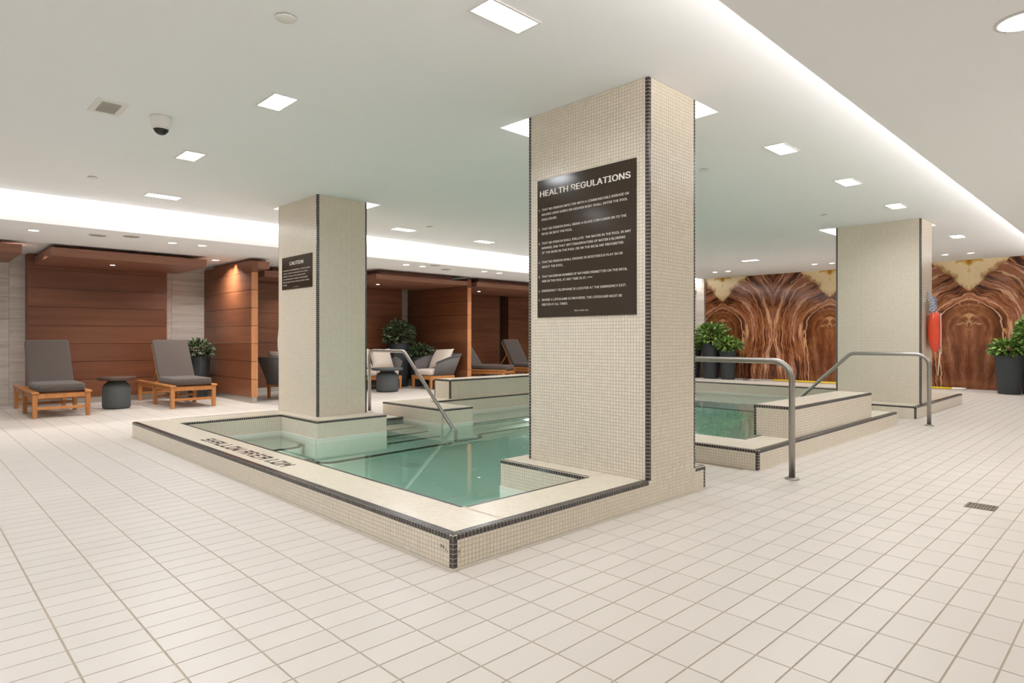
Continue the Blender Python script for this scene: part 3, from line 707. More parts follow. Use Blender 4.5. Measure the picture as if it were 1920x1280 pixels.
# ------------------------------------------------------------------ handrails
def fillet(pts, r, n=7):
    pts = [V3(p) for p in pts]; out = [pts[0]]
    for i in range(1, len(pts) - 1):
        a, b, c = pts[i - 1], pts[i], pts[i + 1]; u, v = (a - b).normalized(), (c - b).normalized()
        ang = u.angle(v); t = r / math.tan(ang / 2); p, q = b + u * t, b + v * t
        ctr = b + (u + v).normalized() * (r / math.sin(ang / 2)); w0, w1 = p - ctr, q - ctr
        th = w0.angle(w1); ax = w0.cross(w1).normalized()
        for k in range(n + 1): out.append(ctr + Matrix.Rotation(th * k / n, 3, ax) @ w0)
    out.append(pts[-1]); return out
def rail(pts, label, r=.0245, fl=.15, flange=((0, 0),)):
    t = thing('handrail', label, 'handrail', pts[0], 'steel pool handrails')
    MB().tube(fillet(pts, fl), r, 18).obj('tube', 'steel', t, True)
    for p in (pts[0],) + ((pts[-1],) if flange else ()):
        MB().lathe([(.0, .0), (.052, .0), (.055, .004), (.052, .010), (r + .006, .013), (r + .004, .016), (.0, .016)], p, 28, cap=False).obj('floor_flange', 'steel', t, True)
rail([(5.145, 2.062, 0), (5.145, 2.062, .945), (5.145, 3.35, .945), (5.145, 4.1, .10), (5.145, 4.1, -1.25)], 'steel handrail nearest the camera, right of the sign pillar', .0245)
rail([(9.56, 2.085, 0), (9.56, 2.085, .922), (9.56, 3.02, .922), (9.56, 3.95, .03), (9.56, 3.95, -1.25)], 'steel handrail in front of the distant right pillar', .0245)
rail([(5.215, 8.5, 0), (5.215, 8.5, .945), (5.215, 7.58, .945), (5.215, 6.40, -.10), (5.215, 6.40, -1.0)], 'steel handrail running down the submerged steps behind the left pillar', .0245, .12)
# ------------------------------------------------------------------ signs
FONTF = None
try:
    import os
    FONTF = bpy.data.fonts.load(os.path.join(bpy.utils.system_resource('DATAFILES'), 'fonts', 'Inter.woff2'))
except Exception: FONTF = None
def text_part(body, parent, Xp, yl, yr, zb, cap, cent=False, bold=0.0):
    """line of raised print on a sign facing -X; yl/yr = left and right ends (world Y), zb baseline, cap height"""
    cu = bpy.data.curves.new('printed_line', 'FONT'); cu.body = body; cu.size = 1; cu.resolution_u = 3
    if FONTF: cu.font = FONTF
    o = bpy.data.objects.new('tmp', cu); C.objects.link(o); dg = bpy.context.evaluated_depsgraph_get(); dg.update()
    me = bpy.data.meshes.new_from_object(o.evaluated_get(dg)); bpy.data.objects.remove(o)
    co = np.empty(len(me.vertices) * 3, np.float32); me.vertices.foreach_get('co', co); co = co.reshape(-1, 3)
    x0, x1 = co[:, 0].min(), co[:, 0].max(); capn = .729
    u = (co[:, 0] - x0) / (x1 - x0); out = np.empty_like(co)
    out[:, 0] = Xp; out[:, 1] = yl + (yr - yl) * u; out[:, 2] = zb + co[:, 1] * cap / capn
    me.vertices.foreach_set('co', out.ravel())
    if bold:
        bm = bmesh.new(); bm.from_mesh(me); n0 = list(bm.verts) + list(bm.edges) + list(bm.faces)
        for dy, dz in ((1, 0), (-1, 0), (0, .6)):
            d = bmesh.ops.duplicate(bm, geom=n0)['geom']; k = cap * bold * 2.2
            bmesh.ops.translate(bm, vec=(-.00004 * (2 + dy), dy * k, dz * k), verts=[g for g in d if isinstance(g, bmesh.types.BMVert)])
        bm.to_mesh(me); bm.free()
    me.materials.clear(); me.materials.append(M['sign_text']); me.update()
    o = bpy.data.objects.new('printed_line', me); setup(o, parent, True); return o
PX = 3.605
s1 = thing('sign', 'large brown board headed HEALTH REGULATIONS on the nearest pillar', 'sign', (PX, 2.95, 1.292))
MB().box(PX - .009, PX - .0002, 2.484, 3.406, 1.292, 2.358).obj('board', 'sign', s1, True, bevel=.001)
TX_ = PX - .0097
text_part('HEALTH REGULATIONS', s1, TX_, 3.376, 2.530, 2.229, .062, bold=.018)
rows = [('THAT NO PERSON INFECTED WITH A COMMUNICABLE DISEASE OR', 2.542, 2.118), ('HAVING OPEN SORES ON HIS/HER BODY SHALL ENTER THE POOL', 2.553, 2.080), ('ENCLOSURE.', 3.200, 2.042),
        ('THAT NO PERSON SHALL BRING A GLASS CONTAINER ON TO THE', 2.563, 1.968), ('DECK OR INTO THE POOL.', 3.045, 1.931),
        ('THAT NO PERSON SHALL POLLUTE  THE WATER IN THE POOL IN ANY', 2.525, 1.858), ('MANNER, AND THAT SPITTING/SPOUTING OF WATER & BLOWING', 2.573, 1.821), ('OF THE NOSE IN THE POOL OR ON THE DECK ARE PROHIBITED.', 2.583, 1.785),
        ('THAT NO PERSON SHALL ENGAGE IN BOISTEROUS PLAY IN OR', 2.594, 1.712), ('ABOUT THE POOL.', 3.137, 1.675),
        ('THAT MAXIMUM NUMBER OF BATHERS PERMITTED ON THE DECK,', 2.555, 1.600), ('AND IN THE POOL AT ANY TIME IS 27.', 2.915, 1.564),
        ('EMERGENCY TELEPHONE IS LOCATED AT THE EMERGENCY EXIT.', 2.563, 1.489),
        ('WHERE A LIFEGUARD IS PROVIDED, THE LIFEGUARD MUST BE', 2.599, 1.419), ('OBEYED AT ALL TIMES.', 3.093, 1.383)]
for tx, yr, zb in rows: text_part(tx, s1, TX_, 3.358, yr, zb, .0235, bold=.004)
for k, zb in (('1.', 2.118), ('2.', 1.968), ('3.', 1.858), ('4.', 1.712), ('5.', 1.600), ('6.', 1.489), ('7.', 1.419)): text_part(k, s1, TX_, 3.392, 3.376, zb, .0225, bold=.004)
text_part('REG. CODE 565', s1, TX_, 3.026, 2.896, 1.330, .014)
MB().add([(TX_, 2.905, 1.571), (TX_, 2.860, 1.571), (TX_, 2.860, 1.575), (TX_, 2.905, 1.575)], [(0, 1, 2, 3)]).obj('dash', 'sign_text', s1, True)
PX = 3.66
s2 = thing('sign', 'small brown board headed CAUTION on the left pillar', 'sign', (PX, 7.7, 1.765))
MB().box(PX - .009, PX - .0002, 7.271, 8.11, 1.766, 2.186).obj('board', 'sign', s2, True, bevel=.001)
TX_ = PX - .0098
text_part('CAUTION', s2, TX_, 7.886, 7.502, 2.075, .062, bold=.018)
for tx, yr, zb in [('THIS POOL IS UNSUPERVISED.  BATHERS UNDER', 7.316, 2.003), ('TWELVE YEARS OF AGE ARE NOT ALLOWED', 7.385, 1.966), ('WITHIN THE POOL ENCLOSURE UNLESS', 7.441, 1.929), ('ACCOMPANIED BY A PARENT OR HIS AGENT', 7.371, 1.891), ('WHO IS NOT LESS THAN SIXTEEN YEARS', 7.335, 1.853), ('OF AGE.', 7.959, 1.816)]:
    text_part(tx, s2, TX_, 8.075, yr, zb, .022, bold=.004)
text_part('REG. CODE 565', s2, TX_, 7.767, 7.62, 1.786, .012)
# ------------------------------------------------------------------ ceiling fixtures
def rect_light(x, y, lx, ly, label, p=P_DOWN):
    t = thing('ceiling_light', label, 'ceiling light', (x, y, ZC), 'rectangular recessed downlights')
    mb = MB(); f = .014
    a, b, c, d = x - lx / 2, x + lx / 2, y - ly / 2, y + ly / 2
    mb.box(a - f, b + f, c - f, c, ZC - .007, ZC); mb.box(a - f, b + f, d, d + f, ZC - .007, ZC); mb.box(a - f, a, c, d, ZC - .007, ZC); mb.box(b, b + f, c, d, ZC - .007, ZC)
    mb.obj('frame', 'white_plastic', t, True)
    # shallow pyramid diffuser
    m2 = MB(); cx, cy = x, y
    m2.add([(a, c, ZC - .0035), (b, c, ZC - .0035), (b, d, ZC - .0035), (a, d, ZC - .0035), (cx - lx * .12, cy, ZC - .0005), (cx + lx * .12, cy, ZC - .0005)], [(0, 4, 5, 1), (1, 5, 2), (2, 5, 4, 3), (3, 4, 0)])
    m2.obj('diffuser', 'lamp', t, True)
    area('lamp', (x, y, ZC - .009), lx * .9, ly * .9, p, NEUT, t)
NR = 'rectangular ceiling light '  # those behind the camera and out of view are added for fill
for x, y, lx, ly, lb in [(2.372, 2.49, .355, .16, 'largest in view, at the top edge above the pool corner'), (5.86, 2.445, .35, .165, 'nearest one right of the sign pillar'), (7.64, 2.443, .35, .165, 'second one right of the sign pillar'),
                         (9.48, 2.442, .35, .165, 'third one right of the sign pillar, before the distant pillar'), (13.06, 2.434, .35, .165, 'just beyond the distant pillar by the marble wall'), (2.02, 4.57, .165, .31, 'with a square look, left of the sign pillar, over the pool edge'),
                         (2.02, 6.5, .165, .31, 'right of the dome camera'), (2.355, 8.59, .36, .19, 'narrow one near the light slot, left of the caution pillar'), (5.845, 8.5, .36, .19, 'just right of the caution pillar near the light slot'), (7.63, 8.55, .36, .19, 'beside the sign pillar near the light slot'),
                         (13.74, 6.43, .165, .36, 'flattened one between the sign pillar and the distant pillar'), (.4, 2.45, .35, .165, 'added above and behind the camera'), (-1.5, 2.45, .35, .165, 'added furthest behind the camera'), (.2, 5.5, .35, .165, 'added over the deck left of the pool, out of view'),
                         (-1.6, 6.5, .35, .165, 'added over the left deck, out of view'), (.3, 8.5, .35, .165, 'added at the far left near the light slot, out of view'), (9.5, 8.5, .36, .19, 'hidden behind the sign pillar near the light slot'), (11.4, 8.5, .36, .19, 'hidden behind the sign pillar at the far slot'), (13.74, 4.4, .165, .36, 'hidden behind the distant pillar')]:
    vis = not any(k in lb for k in ('out of view', 'camera', 'hidden')) or lb.startswith('right of the dome')
    rect_light(x, y, lx, ly, NR + lb)
def round_light(x, y, z, label, r=.055, p=P_ROUND, group='round recessed downlights', spread=140, mt='lamp_round'):
    t = thing('downlight', label, 'downlight', (x, y, z), group)
    MB().lathe([(r, .0), (r + .014, .0), (r + .014, -.005), (r, -.007)], (x, y, z), 24, cap=False).obj('trim_ring', 'white_plastic', t, True)
    MB().lathe([(.0, -.004), (r, -.004), (r, .0), (.0, .0)], (x, y, z), 24, cap=False).obj('diffuser', mt, t, True)
    area('lamp', (x, y, z - .010), r * 1.7, r * 1.7, p, WARM, t, 'DISK', spread=spread)
for x, y, lb in [(1.28, 10.28, 'round lit downlight at far left in front of the first canopy'), (1.29, 12.02, 'small lit downlight at far left beside the first canopy corner'), (2.92, 10.2, 'lit downlight over the second lounger, left one of a pair'), (3.33, 10.18, 'lit downlight over the second lounger, right one of a pair'),
                 (4.12, 11.9, 'lit downlight just left of the first wooden partition'), (7.0, 10.1, 'lit downlight above the side table, left one of a pair'), (7.39, 10.1, 'lit downlight above the side table, right one of a pair'), (8.88, 9.95, 'lit downlight beside the sign pillar, left one of a pair'), (9.33, 9.97, 'lit downlight beside the sign pillar, right one of a pair'),
                 (5.3, 10.1, 'lit downlight hidden behind the caution pillar'), (11.5, 10.0, 'lit downlight hidden behind the sign pillar')]:
    round_light(x, y, ZL, lb, .06, 17 if 'just left of the first' in lb else P_ROUND)
for x, y, lb in [(15.5, 8.22, 'leftmost small downlight before the marble wall'), (15.5, 7.85, 'second small downlight before the marble wall'), (15.52, 5.69, 'small downlight above the gap left of the distant pillar'), (15.59, 5.33, 'small downlight touching the left edge of the distant pillar'),
                 (15.7, 3.14, 'small downlight just right of the distant pillar'), (15.78, 2.71, 'rightmost small downlight before the marble wall')]:
    round_light(x, y, ZC, lb, .06, P_WASH)
round_light(3.74, .44, 2.60, 'large round downlight in the lowered ceiling at the top right corner', .10, P_BULK, mt='lamp')
for x, y in ((1.2, .44), (-1.4, .44), (6.3, -.3), (8.9, -.3), (11.5, -.3), (14.2, -.3), (1.2, -1.8), (3.8, -1.8), (6.3, -1.8)):  # unseen downlights added to fill the room; those further right brighten the floor
    round_light(x, y, 2.60, 'added round downlight in the lowered ceiling, outside the view', .10, P_BULK * (2.6 if x > 6 else .8), 'added round downlights out of view', mt='lamp')
for x, y, z, r, lb in [(1.522, 3.333, ZC, .055, 'flat white sprinkler cap near the top left of the ceiling'), (1.527, 8.105, ZC, .05, 'flat white sprinkler cap left of the dome camera near the slot'), (6.013, 3.311, ZC, .055, 'flat white sprinkler cap touching the right edge of the sign pillar'),
                       (9.444, 3.336, ZC, .055, 'flat white sprinkler cap left of the distant pillar'), (5.994, 8.014, ZC, .055, 'flat white sprinkler cap right of the caution pillar')]:
    t = thing('sprinkler_cap', lb, 'sprinkler', (x, y, z), 'concealed sprinkler caps')
    MB().lathe([(.0, -.012), (r * .95, -.012), (r, -.010), (r, -.006), (.0, -.006)], (x, y, z), 28, cap=False).obj('cover_plate', 'white_plastic', t, True)
    MB().lathe([(r * .8, -.006), (r * .8, 0)], (x, y, z), 20).obj('collar', 'vent_dark', t, True)
for x, y, lb in [(1.97, 10.15, 'left round grille of the pair in the lounge ceiling'), (2.33, 9.95, 'right round grille of the pair in the lounge ceiling'), (7.45, 9.78, 'round grille above the side table, behind the lit pair'), (8.05, 10.2, 'round grille beside the sign pillar')]:
    t = thing('ceiling_speaker', lb, 'speaker', (x, y, ZL), 'round ceiling speaker grilles')
    MB().lathe([(.0, -.006), (.10, -.006), (.10, 0), (.0, 0)], (x, y, ZL), 28, cap=False).obj('grille', 'speaker', t, True)
    MB().lathe([(.10, 0), (.11, 0), (.11, -.006), (.10, -.008)], (x, y, ZL), 28, cap=False).obj('ring', 'white_plastic', t, True)
# vent
v = thing('ceiling_vent', 'white framed square vent grille in the ceiling left of the dome camera', 'vent', (1.15, 5.575, ZC))
fx0, fx1, fy0, fy1 = 1.045, 1.255, 5.40, 5.745
mb = MB(); f = .042
mb.box(fx0, fx1, fy0, fy0 + f, ZC - .006, ZC); mb.box(fx0, fx1, fy1 - f, fy1, ZC - .006, ZC); mb.box(fx0, fx0 + f, fy0 + f, fy1 - f, ZC - .006, ZC); mb.box(fx1 - f, fx1, fy0 + f, fy1 - f, ZC - .006, ZC)
mb.obj('frame', 'white_plastic', v, True)
MB().box(fx0 + f, fx1 - f, fy0 + f, fy1 - f, ZC - .002, ZC).obj('backing', 'vent_dark', v, True)
for k in range(8):
    yy = fy0 + f + .018 + k * .0315; MB().bar((fx0 + f, yy, ZC - .006), (fx1 - f, yy, ZC - .006), .014, .004, (0, .6, .8)).obj('slat', 'vent_slat', v, True)
# dome camera
dm = thing('security_camera', 'white dome security camera hanging from the ceiling', 'security camera', (1.503, 5.536, ZC))
MB().lathe([(.0, 0), (.082, 0), (.082, -.012), (.078, -.02), (.068, -.075), (.06, -.085), (.0, -.085)], (1.503, 5.536, ZC), 32, cap=False).obj('housing', 'white_plastic', dm, True)
MB().lathe([(.056, -.083)] + [(.056 * math.cos(t), -.085 - .056 * math.sin(t)) for t in [math.pi / 2 * k / 8 for k in range(9)]], (1.503, 5.536, ZC), 28, cap=False).obj('dome', 'black_gloss', dm, True)
MB().lathe([(.056, -.084), (.062, -.086), (.060, -.10), (.056, -.098)], (1.503, 5.536, ZC), 28, cap=False).obj('dome_ring', 'white_plastic', dm, True)
# floor drain
dr = thing('floor_drain', 'small square bronze drain grate set in the pale floor tiles', 'drain', (5.208, .838, 0))
a, b, c, d = DRAIN; mb = MB(); e = .014
mb.box(a, b, c, c + e, 0, .004); mb.box(a, b, d - e, d, 0, .004); mb.box(a, a + e, c + e, d - e, 0, .004); mb.box(b - e, b, c + e, d - e, 0, .004)
mb.obj('rim', 'drain', dr, True); MB().box(a + e, b - e, c + e, d - e, 0, .0012).obj('sump', 'vent_dark', dr, True)
for k in range(7):
    yy = c + e + .006 + k * .0182; MB().box(a + e, b - e, yy, yy + .0125, .0012, .0036).obj('bar', 'drain', dr, True)
# ------------------------------------------------------------------ lounge architecture
BH = .313
def planks_x(t, x0, x1, y0, y1, z0=.10, n=8, h=None):
    h = h or BH
    for k in range(n): MB().box(x0, x1, y0, y1, z0 + k * h + .0035, z0 + (k + 1) * h - .0035).obj('plank', 'veneer_x', t, True)
def planks_y(t, x0, x1, y0, y1, z0=.10, n=8, top=None):
    for k in range(n):
        zz = z0 + (k + 1) * BH - .0035
        MB().box(x0, x1, y0 + .012, y1, z0 + k * BH + .0035, zz).obj('plank', 'veneer_y', t, True)
        MB().box(x0, x1, y0, y0 + .012, z0 + k * BH + .0035, zz).obj('end_strip', 'veneer_end', t, True)
def back_panel(x0, x1, label):
    t = bpy.data.objects.new('wood_panel', None); t.empty_display_size = .1; t.location = (x0, 13.1, 0); setup(t, wl, True); planks_x(t, x0, x1, 13.10, 13.13, n=7); 
    MB().box(x0, x1, 13.10, 13.13, .10 + 7 * BH + .002, ZL - .004).obj('plank', 'veneer_x', t, True)
    MB().box(x0, x1, 13.131, 13.40, .0, ZL - .004).obj('backing', 'veneer_x', t, True)
    MB().box(x0, x1, 13.108, 13.131, 0, .10).obj('plinth', 'plinth', t, True); return t
back_panel(-2.2, .2, 'reddish wood plank wall panel at the far left, out of view')
back_panel(1.555, 3.656, 'reddish wood plank wall panel behind the two left loungers')
back_panel(5.1, 8.96, 'reddish wood plank wall panel behind the cream sofa')
back_panel(9.6, 12.27, 'reddish wood plank wall panel behind the half hidden grey lounger')
MB().box(12.275, 12.615, 13.385, 13.399, .1, ZL - .004).obj('recess_shade_panel', 'charcoal', wl, True)  # flat panel; the shade of the recess is put into its charcoal colour
back_panel(12.62, 15.2, 'reddish wood plank wall panel at the right end of the lounge')
def partition(x0, label, y0=11.03):
    t = thing('wood_partition', label, 'partition', (x0, y0, 0)); planks_y(t, x0, x0 + .11, y0, 13.39, n=7)
    zz = .10 + 7 * BH + .002
    MB().box(x0, x0 + .11, y0, 13.39, zz, 2.485).obj('plank', 'veneer_y', t, True)
    MB().box(x0 + .01, x0 + .10, y0 + .01, 13.39, 0, .10).obj('plinth', 'plinth', t, True); return t
partition(4.42, 'wood plank partition with bright end beside the potted shrub')
partition(9.33, 'dark wood plank partition right of the cream armchair')
def canopy(x0, x1, y0, y1, z0, z1, label, spots):
    t = thing('wood_canopy', label, 'canopy', (x0, y0, z0))
    MB().box(x0, x1, y0, y1, z0, z1).obj('slab', 'canopy', t, True, bevel=.002)
    MB().box(x0 + .25, x1 - .25, y0 + .25, y1 - .02, z1, ZL).obj('hanger', 'canopy', t, True)
    for x, y in spots:
        MB().lathe([(.0, -.003), (.035, -.003), (.035, .0), (.0, .0)], (x, y, z0), 18, cap=False).obj('spotlight', 'lamp_round', t, True)
        area('spot_lamp', (x, y, z0 - .006), .05, .05, 3.0, WARM, t, 'DISK', spread=110)
canopy(1.64, 3.84, 11.5, 13.09, 2.362, 2.49, 'flat brown wood canopy above the two left loungers', [(2.6, 12.3)])
canopy(-2.3, 1.30, 11.5, 13.09, 2.362, 2.49, 'flat brown wood canopy cut off by the left edge', [(.2, 12.3)])
canopy(4.532, 4.74, 11.03, 13.09, 2.36, 2.485, 'narrow wood header canopy fixed to the first partition', [])
canopy(5.1, 6.6, 12.1, 13.09, 2.33, 2.45, 'wood canopy behind the caution pillar', [(5.9, 12.6)])
canopy(6.93, 9.325, 11.03, 13.09, 2.335, 2.43, 'flat brown wood canopy over the cream sofa and armchair', [(7.7, 12.2)])
canopy(9.62, 13.5, 11.03, 13.09, 2.335, 2.435, 'flat brown wood canopy over the half hidden loungers', [(10.7, 12.2), (12.4, 12.0)])
area('partition_lamp', (4.33, 11.75, ZL - .012), .05, .05, 1.6, (1, .72, .42), low, 'DISK', direction=(.2, 0, -1), spread=80)
# ------------------------------------------------------------------ furniture
def copy_tree(o, parent=None):
    c = o.copy(); C.objects.link(c)
    if parent: c.parent = parent
    for ch in o.children: copy_tree(ch, c)
    return c
def make_lounger(back=(1.36, 1.03)):
    t = thing('sun_lounger', '', 'lounger')
    for sx in (-1, 1):
        for y in (.05, 1.0, 1.93):
            mb = MB(); x = sx * .315
            mb.taper(x, y, 0, .13, .05, .058); mb.taper(x, y, .13, .345, .058, .062); mb.obj('leg', 'teak', t, bevel=.004)
        MB().box(sx * .315 - .045, sx * .315 + .045, 0, 1.99, .345, .375).obj('side_rail', 'teak', t, bevel=.006)
        MB().box(sx * .315 - .018, sx * .315 + .018, .06, 1.92, .27, .345).obj('side_apron', 'teak', t, bevel=.003)
    for y in (.05, 1.0, 1.93): MB().box(-.30, .30, y - .014, y + .014, .12, .16).obj('stretcher', 'teak', t, bevel=.003)
    MB().box(-.30, .30, .03, .06, .28, .345).obj('front_apron', 'teak', t, bevel=.003); MB().box(-.30, .30, 1.93, 1.96, .28, .345).obj('rear_apron', 'teak', t, bevel=.003)
    for k in range(9): MB().box(-.27, .27, .08 + k * .1, .14 + k * .1, .335, .355).obj('slat', 'teak', t)
    a, b = V3((0, .93, .37)), V3((0, back[0], back[1]))
    for sx in (-1, 1): MB().bar(a + X_ * sx * .265, b + X_ * sx * .265, .03, .045, (0, -1, 0)).obj('back_rail', 'teak', t, bevel=.003)
    for k in range(6):
        p = a.lerp(b, .12 + k * .15); MB().bar(p - X_ * .25, p + X_ * .25, .015, .06, (b - a)).obj('back_slat', 'teak', t)
    MB().bar(a.lerp(b, .55) + V3((.2, .03, 0)), (.2, 1.55, .33), .025, .03).obj('back_prop', 'teak', t); MB().bar(a.lerp(b, .55) + V3((-.2, .03, 0)), (-.2, 1.55, .33), .025, .03).obj('back_prop', 'teak', t)
    MB().super((0, .485, .425), (.285, .475, .055), (.16, .12), n=40, m=10).obj('seat_cushion', 'grey_fabric', t)
    d = (b - a); ang = math.atan2(d.z, d.y); ln = d.length
    R = Matrix.Rotation(ang, 3, 'X'); nrm = R @ Z_
    MB().super((a + b) / 2 + nrm * .055 + d * .02, (.285, ln / 2 + .02, .045), (.16, .10), R, n=40, m=10).obj('back_cushion', 'grey_fabric', t)
    return t
l1 = make_lounger(); l1.location = (1.70, 10.97, 0)
tag(l1, 'grey cushioned teak lounger furthest left', group='teak sun loungers of the lounge')
def place(src, loc, rz, label):
    c = copy_tree(src); c.location = loc; c.rotation_euler = (0, 0, rz); c['label'] = label; return c
place(l1, (3.48, 11.0, 0), .0, 'grey cushioned teak lounger left of the potted shrub and partition')
place(l1, (10.72, 11.05, 0), .42, 'grey lounger foot end visible beyond the second partition')
place(l1, (12.0, 11.08, 0), .0, 'grey lounger with raised back next to the sign pillar')
def side_table(loc, mt, r_top, z_top, r_b, label, name='side_table'):
    t = thing(name, label, 'side table', loc, 'drum side tables')
    h = z_top
    MB().lathe([(.0, 0), (r_b * .86, 0), (r_b * .97, .02), (r_b, .06), (r_b, h * .62), (r_b * .95, h * .72), (r_b * .78, h * .80), (r_b * .66, h * .83), (r_b * .66, h * .90), (.0, h * .90)], n=36, cap=False).obj('drum_base', mt[0], t)
    MB().lathe([(.0, h * .90), (r_top * .98, h * .90), (r_top, h * .905), (r_top, h * .99), (r_top * .99, h), (.0, h)], n=40, cap=False).obj('round_top', mt[1], t)
side_table((2.545, 11.78, 0), ('table_stone', 'table_wood'), .27, .51, .20, 'dark drum side table between the two left loungers')
side_table((7.46, 11.45, 0), ('table_stone', 'table_stone'), .325, .505, .235, 'grey drum side table in front of the cream sofa')
side_table((11.2, 12.3, 0), ('table_stone', 'table_wood'), .27, .46, .20, 'dark drum side table between the half hidden loungers')
def planter(loc, r0, r1, h, label, leafm='leaf_dark', fr=.3, fh=.3, n=520, seed=1, group=None, size=.085):
    rg = random.Random(seed)
    t = thing('planter', label, 'potted plant', loc, group)
    MB().lathe([(.0, 0), (r0 * .97, 0), (r0, .01), (r1, h - .008), (r1 * .99, h), (r1 * .90, h), (r1 * .88, h - .05), (.0, h - .05)], n=32, cap=False).obj('pot', 'charcoal', t)
    MB().lathe([(.0, h - .045), (r1 * .88, h - .045)], n=20, cap=False).obj('soil', 'soil', t)
    st = MB()
    for k in range(7):
        a = rg.uniform(0, 6.28); q = rg.uniform(.2, .7) * fr
        st.tube([(0, 0, h - .05), (q * .4 * math.cos(a), q * .4 * math.sin(a), h + fh * .4), (q * math.cos(a), q * math.sin(a), h + fh * 1.1)], [.008, .006, .003], 5)
    st.obj('stems', 'soil', t)
    V = []; F = []; R = []
    for k in range(n):
        a = rg.uniform(0, 6.283); el = math.acos(rg.uniform(-.6, 1)); rr = rg.uniform(.3, 1.12) ** .6
        lump = 1 + .18 * math.sin(3 * a + seed) * math.sin(2 * el + seed)
        c = V3((fr * rr * math.sin(el) * math.cos(a) * lump, fr * rr * math.sin(el) * math.sin(a) * lump, h + fh * .55 + fh * .8 * rr * math.cos(el) * lump))
        d = V3((math.sin(el) * math.cos(a), math.sin(el) * math.sin(a), math.cos(el) * .8 + .1)) + V3([rg.uniform(-.6, .6) for _ in range(3)]); d.normalize()
        sd = d.cross(V3((rg.uniform(-1, 1), rg.uniform(-1, 1), 1))).normalized(); up = sd.cross(d)
        ln = size * rg.uniform(.7, 1.25); wd = ln * .30
        pts = [c, c + d * ln * .45 + sd * wd + up * .01, c + d * ln - up * ln * .18, c + d * ln * .45 - sd * wd + up * .01, c + d * ln * .5 - up * .006]
        kk = len(V); V += pts; F += [(kk, kk + 1, kk + 2, kk + 4), (kk, kk + 4, kk + 2, kk + 3)]; v_ = rg.random(); R += [v_, v_ * .85]
    o = bpy.data.objects.new('foliage', np_mesh('foliage', [tuple(p) for p in V], F, leafm, R)); setup(o, t, False); tag(o, kind='stuff')
    return t
planter((4.11, 12.78, 0), .165, .215, .80, 'potted shrub in a tall charcoal pot beside the second lounger', fr=.24, fh=.2, n=420, seed=3)
planter((8.52, 12.60, 0), .22, .25, 1.02, 'tallest dark potted shrub behind the side table and sofa', fr=.31, fh=.36, n=900, seed=5, size=.10)
planter((8.93, 12.32, 0), .2, .235, .70, 'lower potted shrub right behind the cream armchair', fr=.27, fh=.2, n=500, seed=8)
planter((16.62, 9.5, 0), .18, .23, .80, 'potted green plant partly hidden by the sign pillar', 'leaf_green', .30, .33, 520, 11, 'green plants before the marble wall', .11)
planter((16.5, 8.87, 0), .19, .24, .98, 'tall pot with the fullest green plant before the marble wall', 'leaf_green', .38, .40, 800, 12, 'green plants before the marble wall', .12)
planter((16.5, 8.36, 0), .18, .225, .80, 'shorter pot right of the tall green plant before the marble', 'leaf_green', .33, .25, 560, 13, 'green plants before the marble wall', .11)
planter((16.2, 2.14, 0), .19, .25, .80, 'charcoal pot with green plant at the right edge before the marble', 'leaf_green', .29, .2, 560, 14, 'green plants before the marble wall', .11)
planter((16.55, 1.78, 0), .2, .25, 1.0, 'taller leafy plant cut off by the right edge of the picture', 'leaf_green', .33, .40, 620, 15, 'green plants before the marble wall', .11)
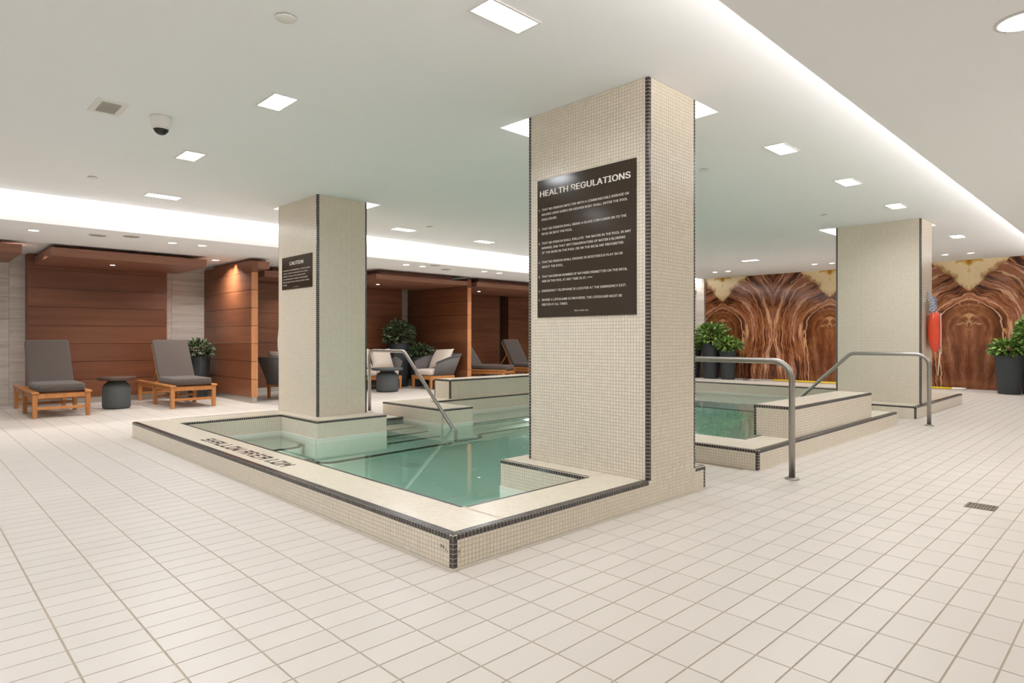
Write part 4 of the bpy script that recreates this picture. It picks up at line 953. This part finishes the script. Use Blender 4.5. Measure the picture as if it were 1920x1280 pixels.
def armchair(loc, rz, label, W=.74, pil=1, name='armchair', cat='armchair', D=.74):
    t = thing(name, label, cat, loc, None, rz)
    w2 = W / 2
    for sx in (-1, 1):
        for y in (.04, D - .1):
            mb = MB(); mb.taper(sx * (w2 - .04), y, 0, .25, .042, .055); mb.obj('leg', 'teak', t, bevel=.004)
    MB().box(-w2 + .01, w2 - .01, .01, .05, .22, .30).obj('front_frame', 'teak', t, bevel=.004)
    for sx in (-1, 1): MB().box(sx * (w2 - .03) - .02, sx * (w2 - .03) + .02, .05, D - .06, .22, .30).obj('side_frame', 'teak', t, bevel=.004)
    MB().box(-w2 + .03, w2 - .03, .05, D - .06, .27, .30).obj('seat_deck', 'rope', t)
    # woven shell: U-shaped, leaning outwards, higher at the back
    path = [(-w2, .12)] + [(-w2, D * .6)] + [(-w2 + .16 - .16 * math.cos(a), D - .16 + .16 * math.sin(a)) for a in [math.pi / 2 * k / 5 for k in range(6)]]
    path += [(-x, y) for x, y in reversed(path)]
    mb = MB(); n = len(path); L_ = [0]
    for k in range(1, n): L_.append(L_[-1] + (V3((*path[k], 0)) - V3((*path[k - 1], 0))).length)
    vs = []
    for k, (x, y) in enumerate(path):
        q = math.sin(math.pi * L_[k] / L_[-1]); ztop = .60 + .17 * min(1, q * 1.15) ; lean = .05 + .05 * q
        ox = -lean if x < 0 else lean; oy = lean * 1.6 if y > D - .17 else 0.01
        xx = x * .90
        vs += [(xx, y, .27), (x + ox * .9, y + oy, ztop), (x + ox * .9 - math.copysign(.025, x), y + oy - (.025 if oy > .02 else 0), ztop + .004), (xx - math.copysign(.025, x), y - (.025 if y > D - .1 else 0), .27)]
    fs = []
    for k in range(n - 1):
        for j in range(4): fs.append((k * 4 + j, k * 4 + (j + 1) % 4, (k + 1) * 4 + (j + 1) % 4, (k + 1) * 4 + j))
    fs += [(0, 3, 2, 1), (n * 4 - 4, n * 4 - 3, n * 4 - 2, n * 4 - 1)]
    mb.add(vs, [f[::-1] for f in fs], True); mb.obj('woven_shell', 'rope', t)
    MB().tube([V3(vs[k * 4 + 1]) + V3((0, 0, .004)) for k in range(n)], .012, 8).obj('top_rail', 'rope', t)
    k = pil
    for i in range(k):
        cw = (W - .1) / k; cx = -w2 + .05 + cw * (i + .5)
        MB().super((cx, D * .46, .37), (cw / 2 - .004, D * .42, .075), (.35, .25), n=28, m=10).obj('seat_cushion', 'cream_fabric', t)
        R = Matrix.Rotation(math.radians(60), 3, 'X') @ Matrix.Rotation(math.radians(3), 3, 'Z')
        MB().pillow((cx, D * .78, .67), min(.70, cw), .50, .19, R).obj('back_pillow', 'cream_fabric', t)
    return t
armchair((8.36, 11.50, 0), math.radians(-90), 'woven armchair with cream cushions in front of the dark partition')
armchair((7.32, 12.02, 0), math.radians(-15), 'cream cushioned woven sofa behind the drum side table', 1.6, 3, 'sofa', 'sofa')
armchair((5.75, 11.62, 0), math.radians(105), 'dark woven armchair half hidden behind the caution pillar')
# hanging cord
cd = thing('hose', 'thin white hose hanging in a curve at the left edge of the caution pillar', 'hose', (3.72, 8.30, 1.35))
MB().tube([(3.80, 8.255, 1.42), (3.735, 8.29, 1.37), (3.70, 8.30, 1.25), (3.69, 8.30, 1.12), (3.69, 8.30, 1.0), (3.70, 8.30, .92), (3.74, 8.29, .87), (3.80, 8.255, .85)], .011, 10).obj('tube', 'white_strap', cd, True)
# rescue tube on the distant pillar
rt = thing('rescue_tube', 'red rescue tube with white strap hanging on the distant pillar', 'rescue tube', (11.22, 2.36, 1.2))
prof = [(-.0, .93), (.035, .95), (.06, 1.02), (.075, 1.12), (.078, 1.3), (.07, 1.42), (.05, 1.50), (.015, 1.53)]
for dx, dy, s_ in ((0, 0, 1.0), (.13, .02, 1.02)):
    MB().tube([(10.97 + dx, 2.33 + dy * .3, z) for r, z in prof], [max(r, .012) * s_ for r, z in prof], 16).obj('foam_body', 'red', rt, True)
MB().bar((10.97, 2.245, 1.50), (10.98, 2.245, .90), .022, .006, (0, 1, 0)).obj('strap', 'white_strap', rt, True)
MB().tube([(10.98, 2.26, .92), (11.0, 2.27, .82), (11.04, 2.29, .70), (11.10, 2.31, .58)], .007, 6).obj('strap', 'white_strap', rt, True)
MB().box(11.03, 11.055, 2.405, 2.43, 1.70, 1.82).obj('wall_hook', 'coil', rt, True)
rc = thing('rope_coil', 'blue and white rope bundle hung above the red rescue tube', 'rope', (11.15, 2.36, 1.7))
rg = random.Random(4)
for k in range(9):
    a0 = rg.uniform(-.03, .03); pts = []
    for i in range(17):
        th = 2 * math.pi * i / 16; pts.append((11.02 + a0 + (.035 + .06 * (1 - math.cos(th)) / 2) * math.sin(th) * 1.1 + (k - 4) * .008, 2.36 + rg.uniform(-.012, .012) + (k % 3) * .016 - .03, 1.61 + .13 * math.cos(th) + rg.uniform(-.008, .008)))
    MB().tube(pts, .008, 6).obj('rope_loop', 'coil', rc, True)
# rescue pole on the far deck
pl = thing('rescue_pole', 'long yellow rescue pole lying along the foot of the marble wall', 'pole', (16.6, 5.3, .03))
MB().tube([(16.62, 7.15, .03), (16.66, 3.2, .03)], .022, 10).obj('shaft', 'yellow', pl, True)
MB().tube([(16.66, 3.2, .03), (16.665, 2.95, .03)], .024, 10).obj('grip', 'white_plastic', pl, True)
MB().tube([(16.62, 7.15, .03), (16.6, 7.5, .03), (16.45, 7.75, .03), (16.25, 7.8, .03), (16.15, 7.6, .03), (16.2, 7.35, .03)], .014, 8).obj('hook', 'steel', pl, True)
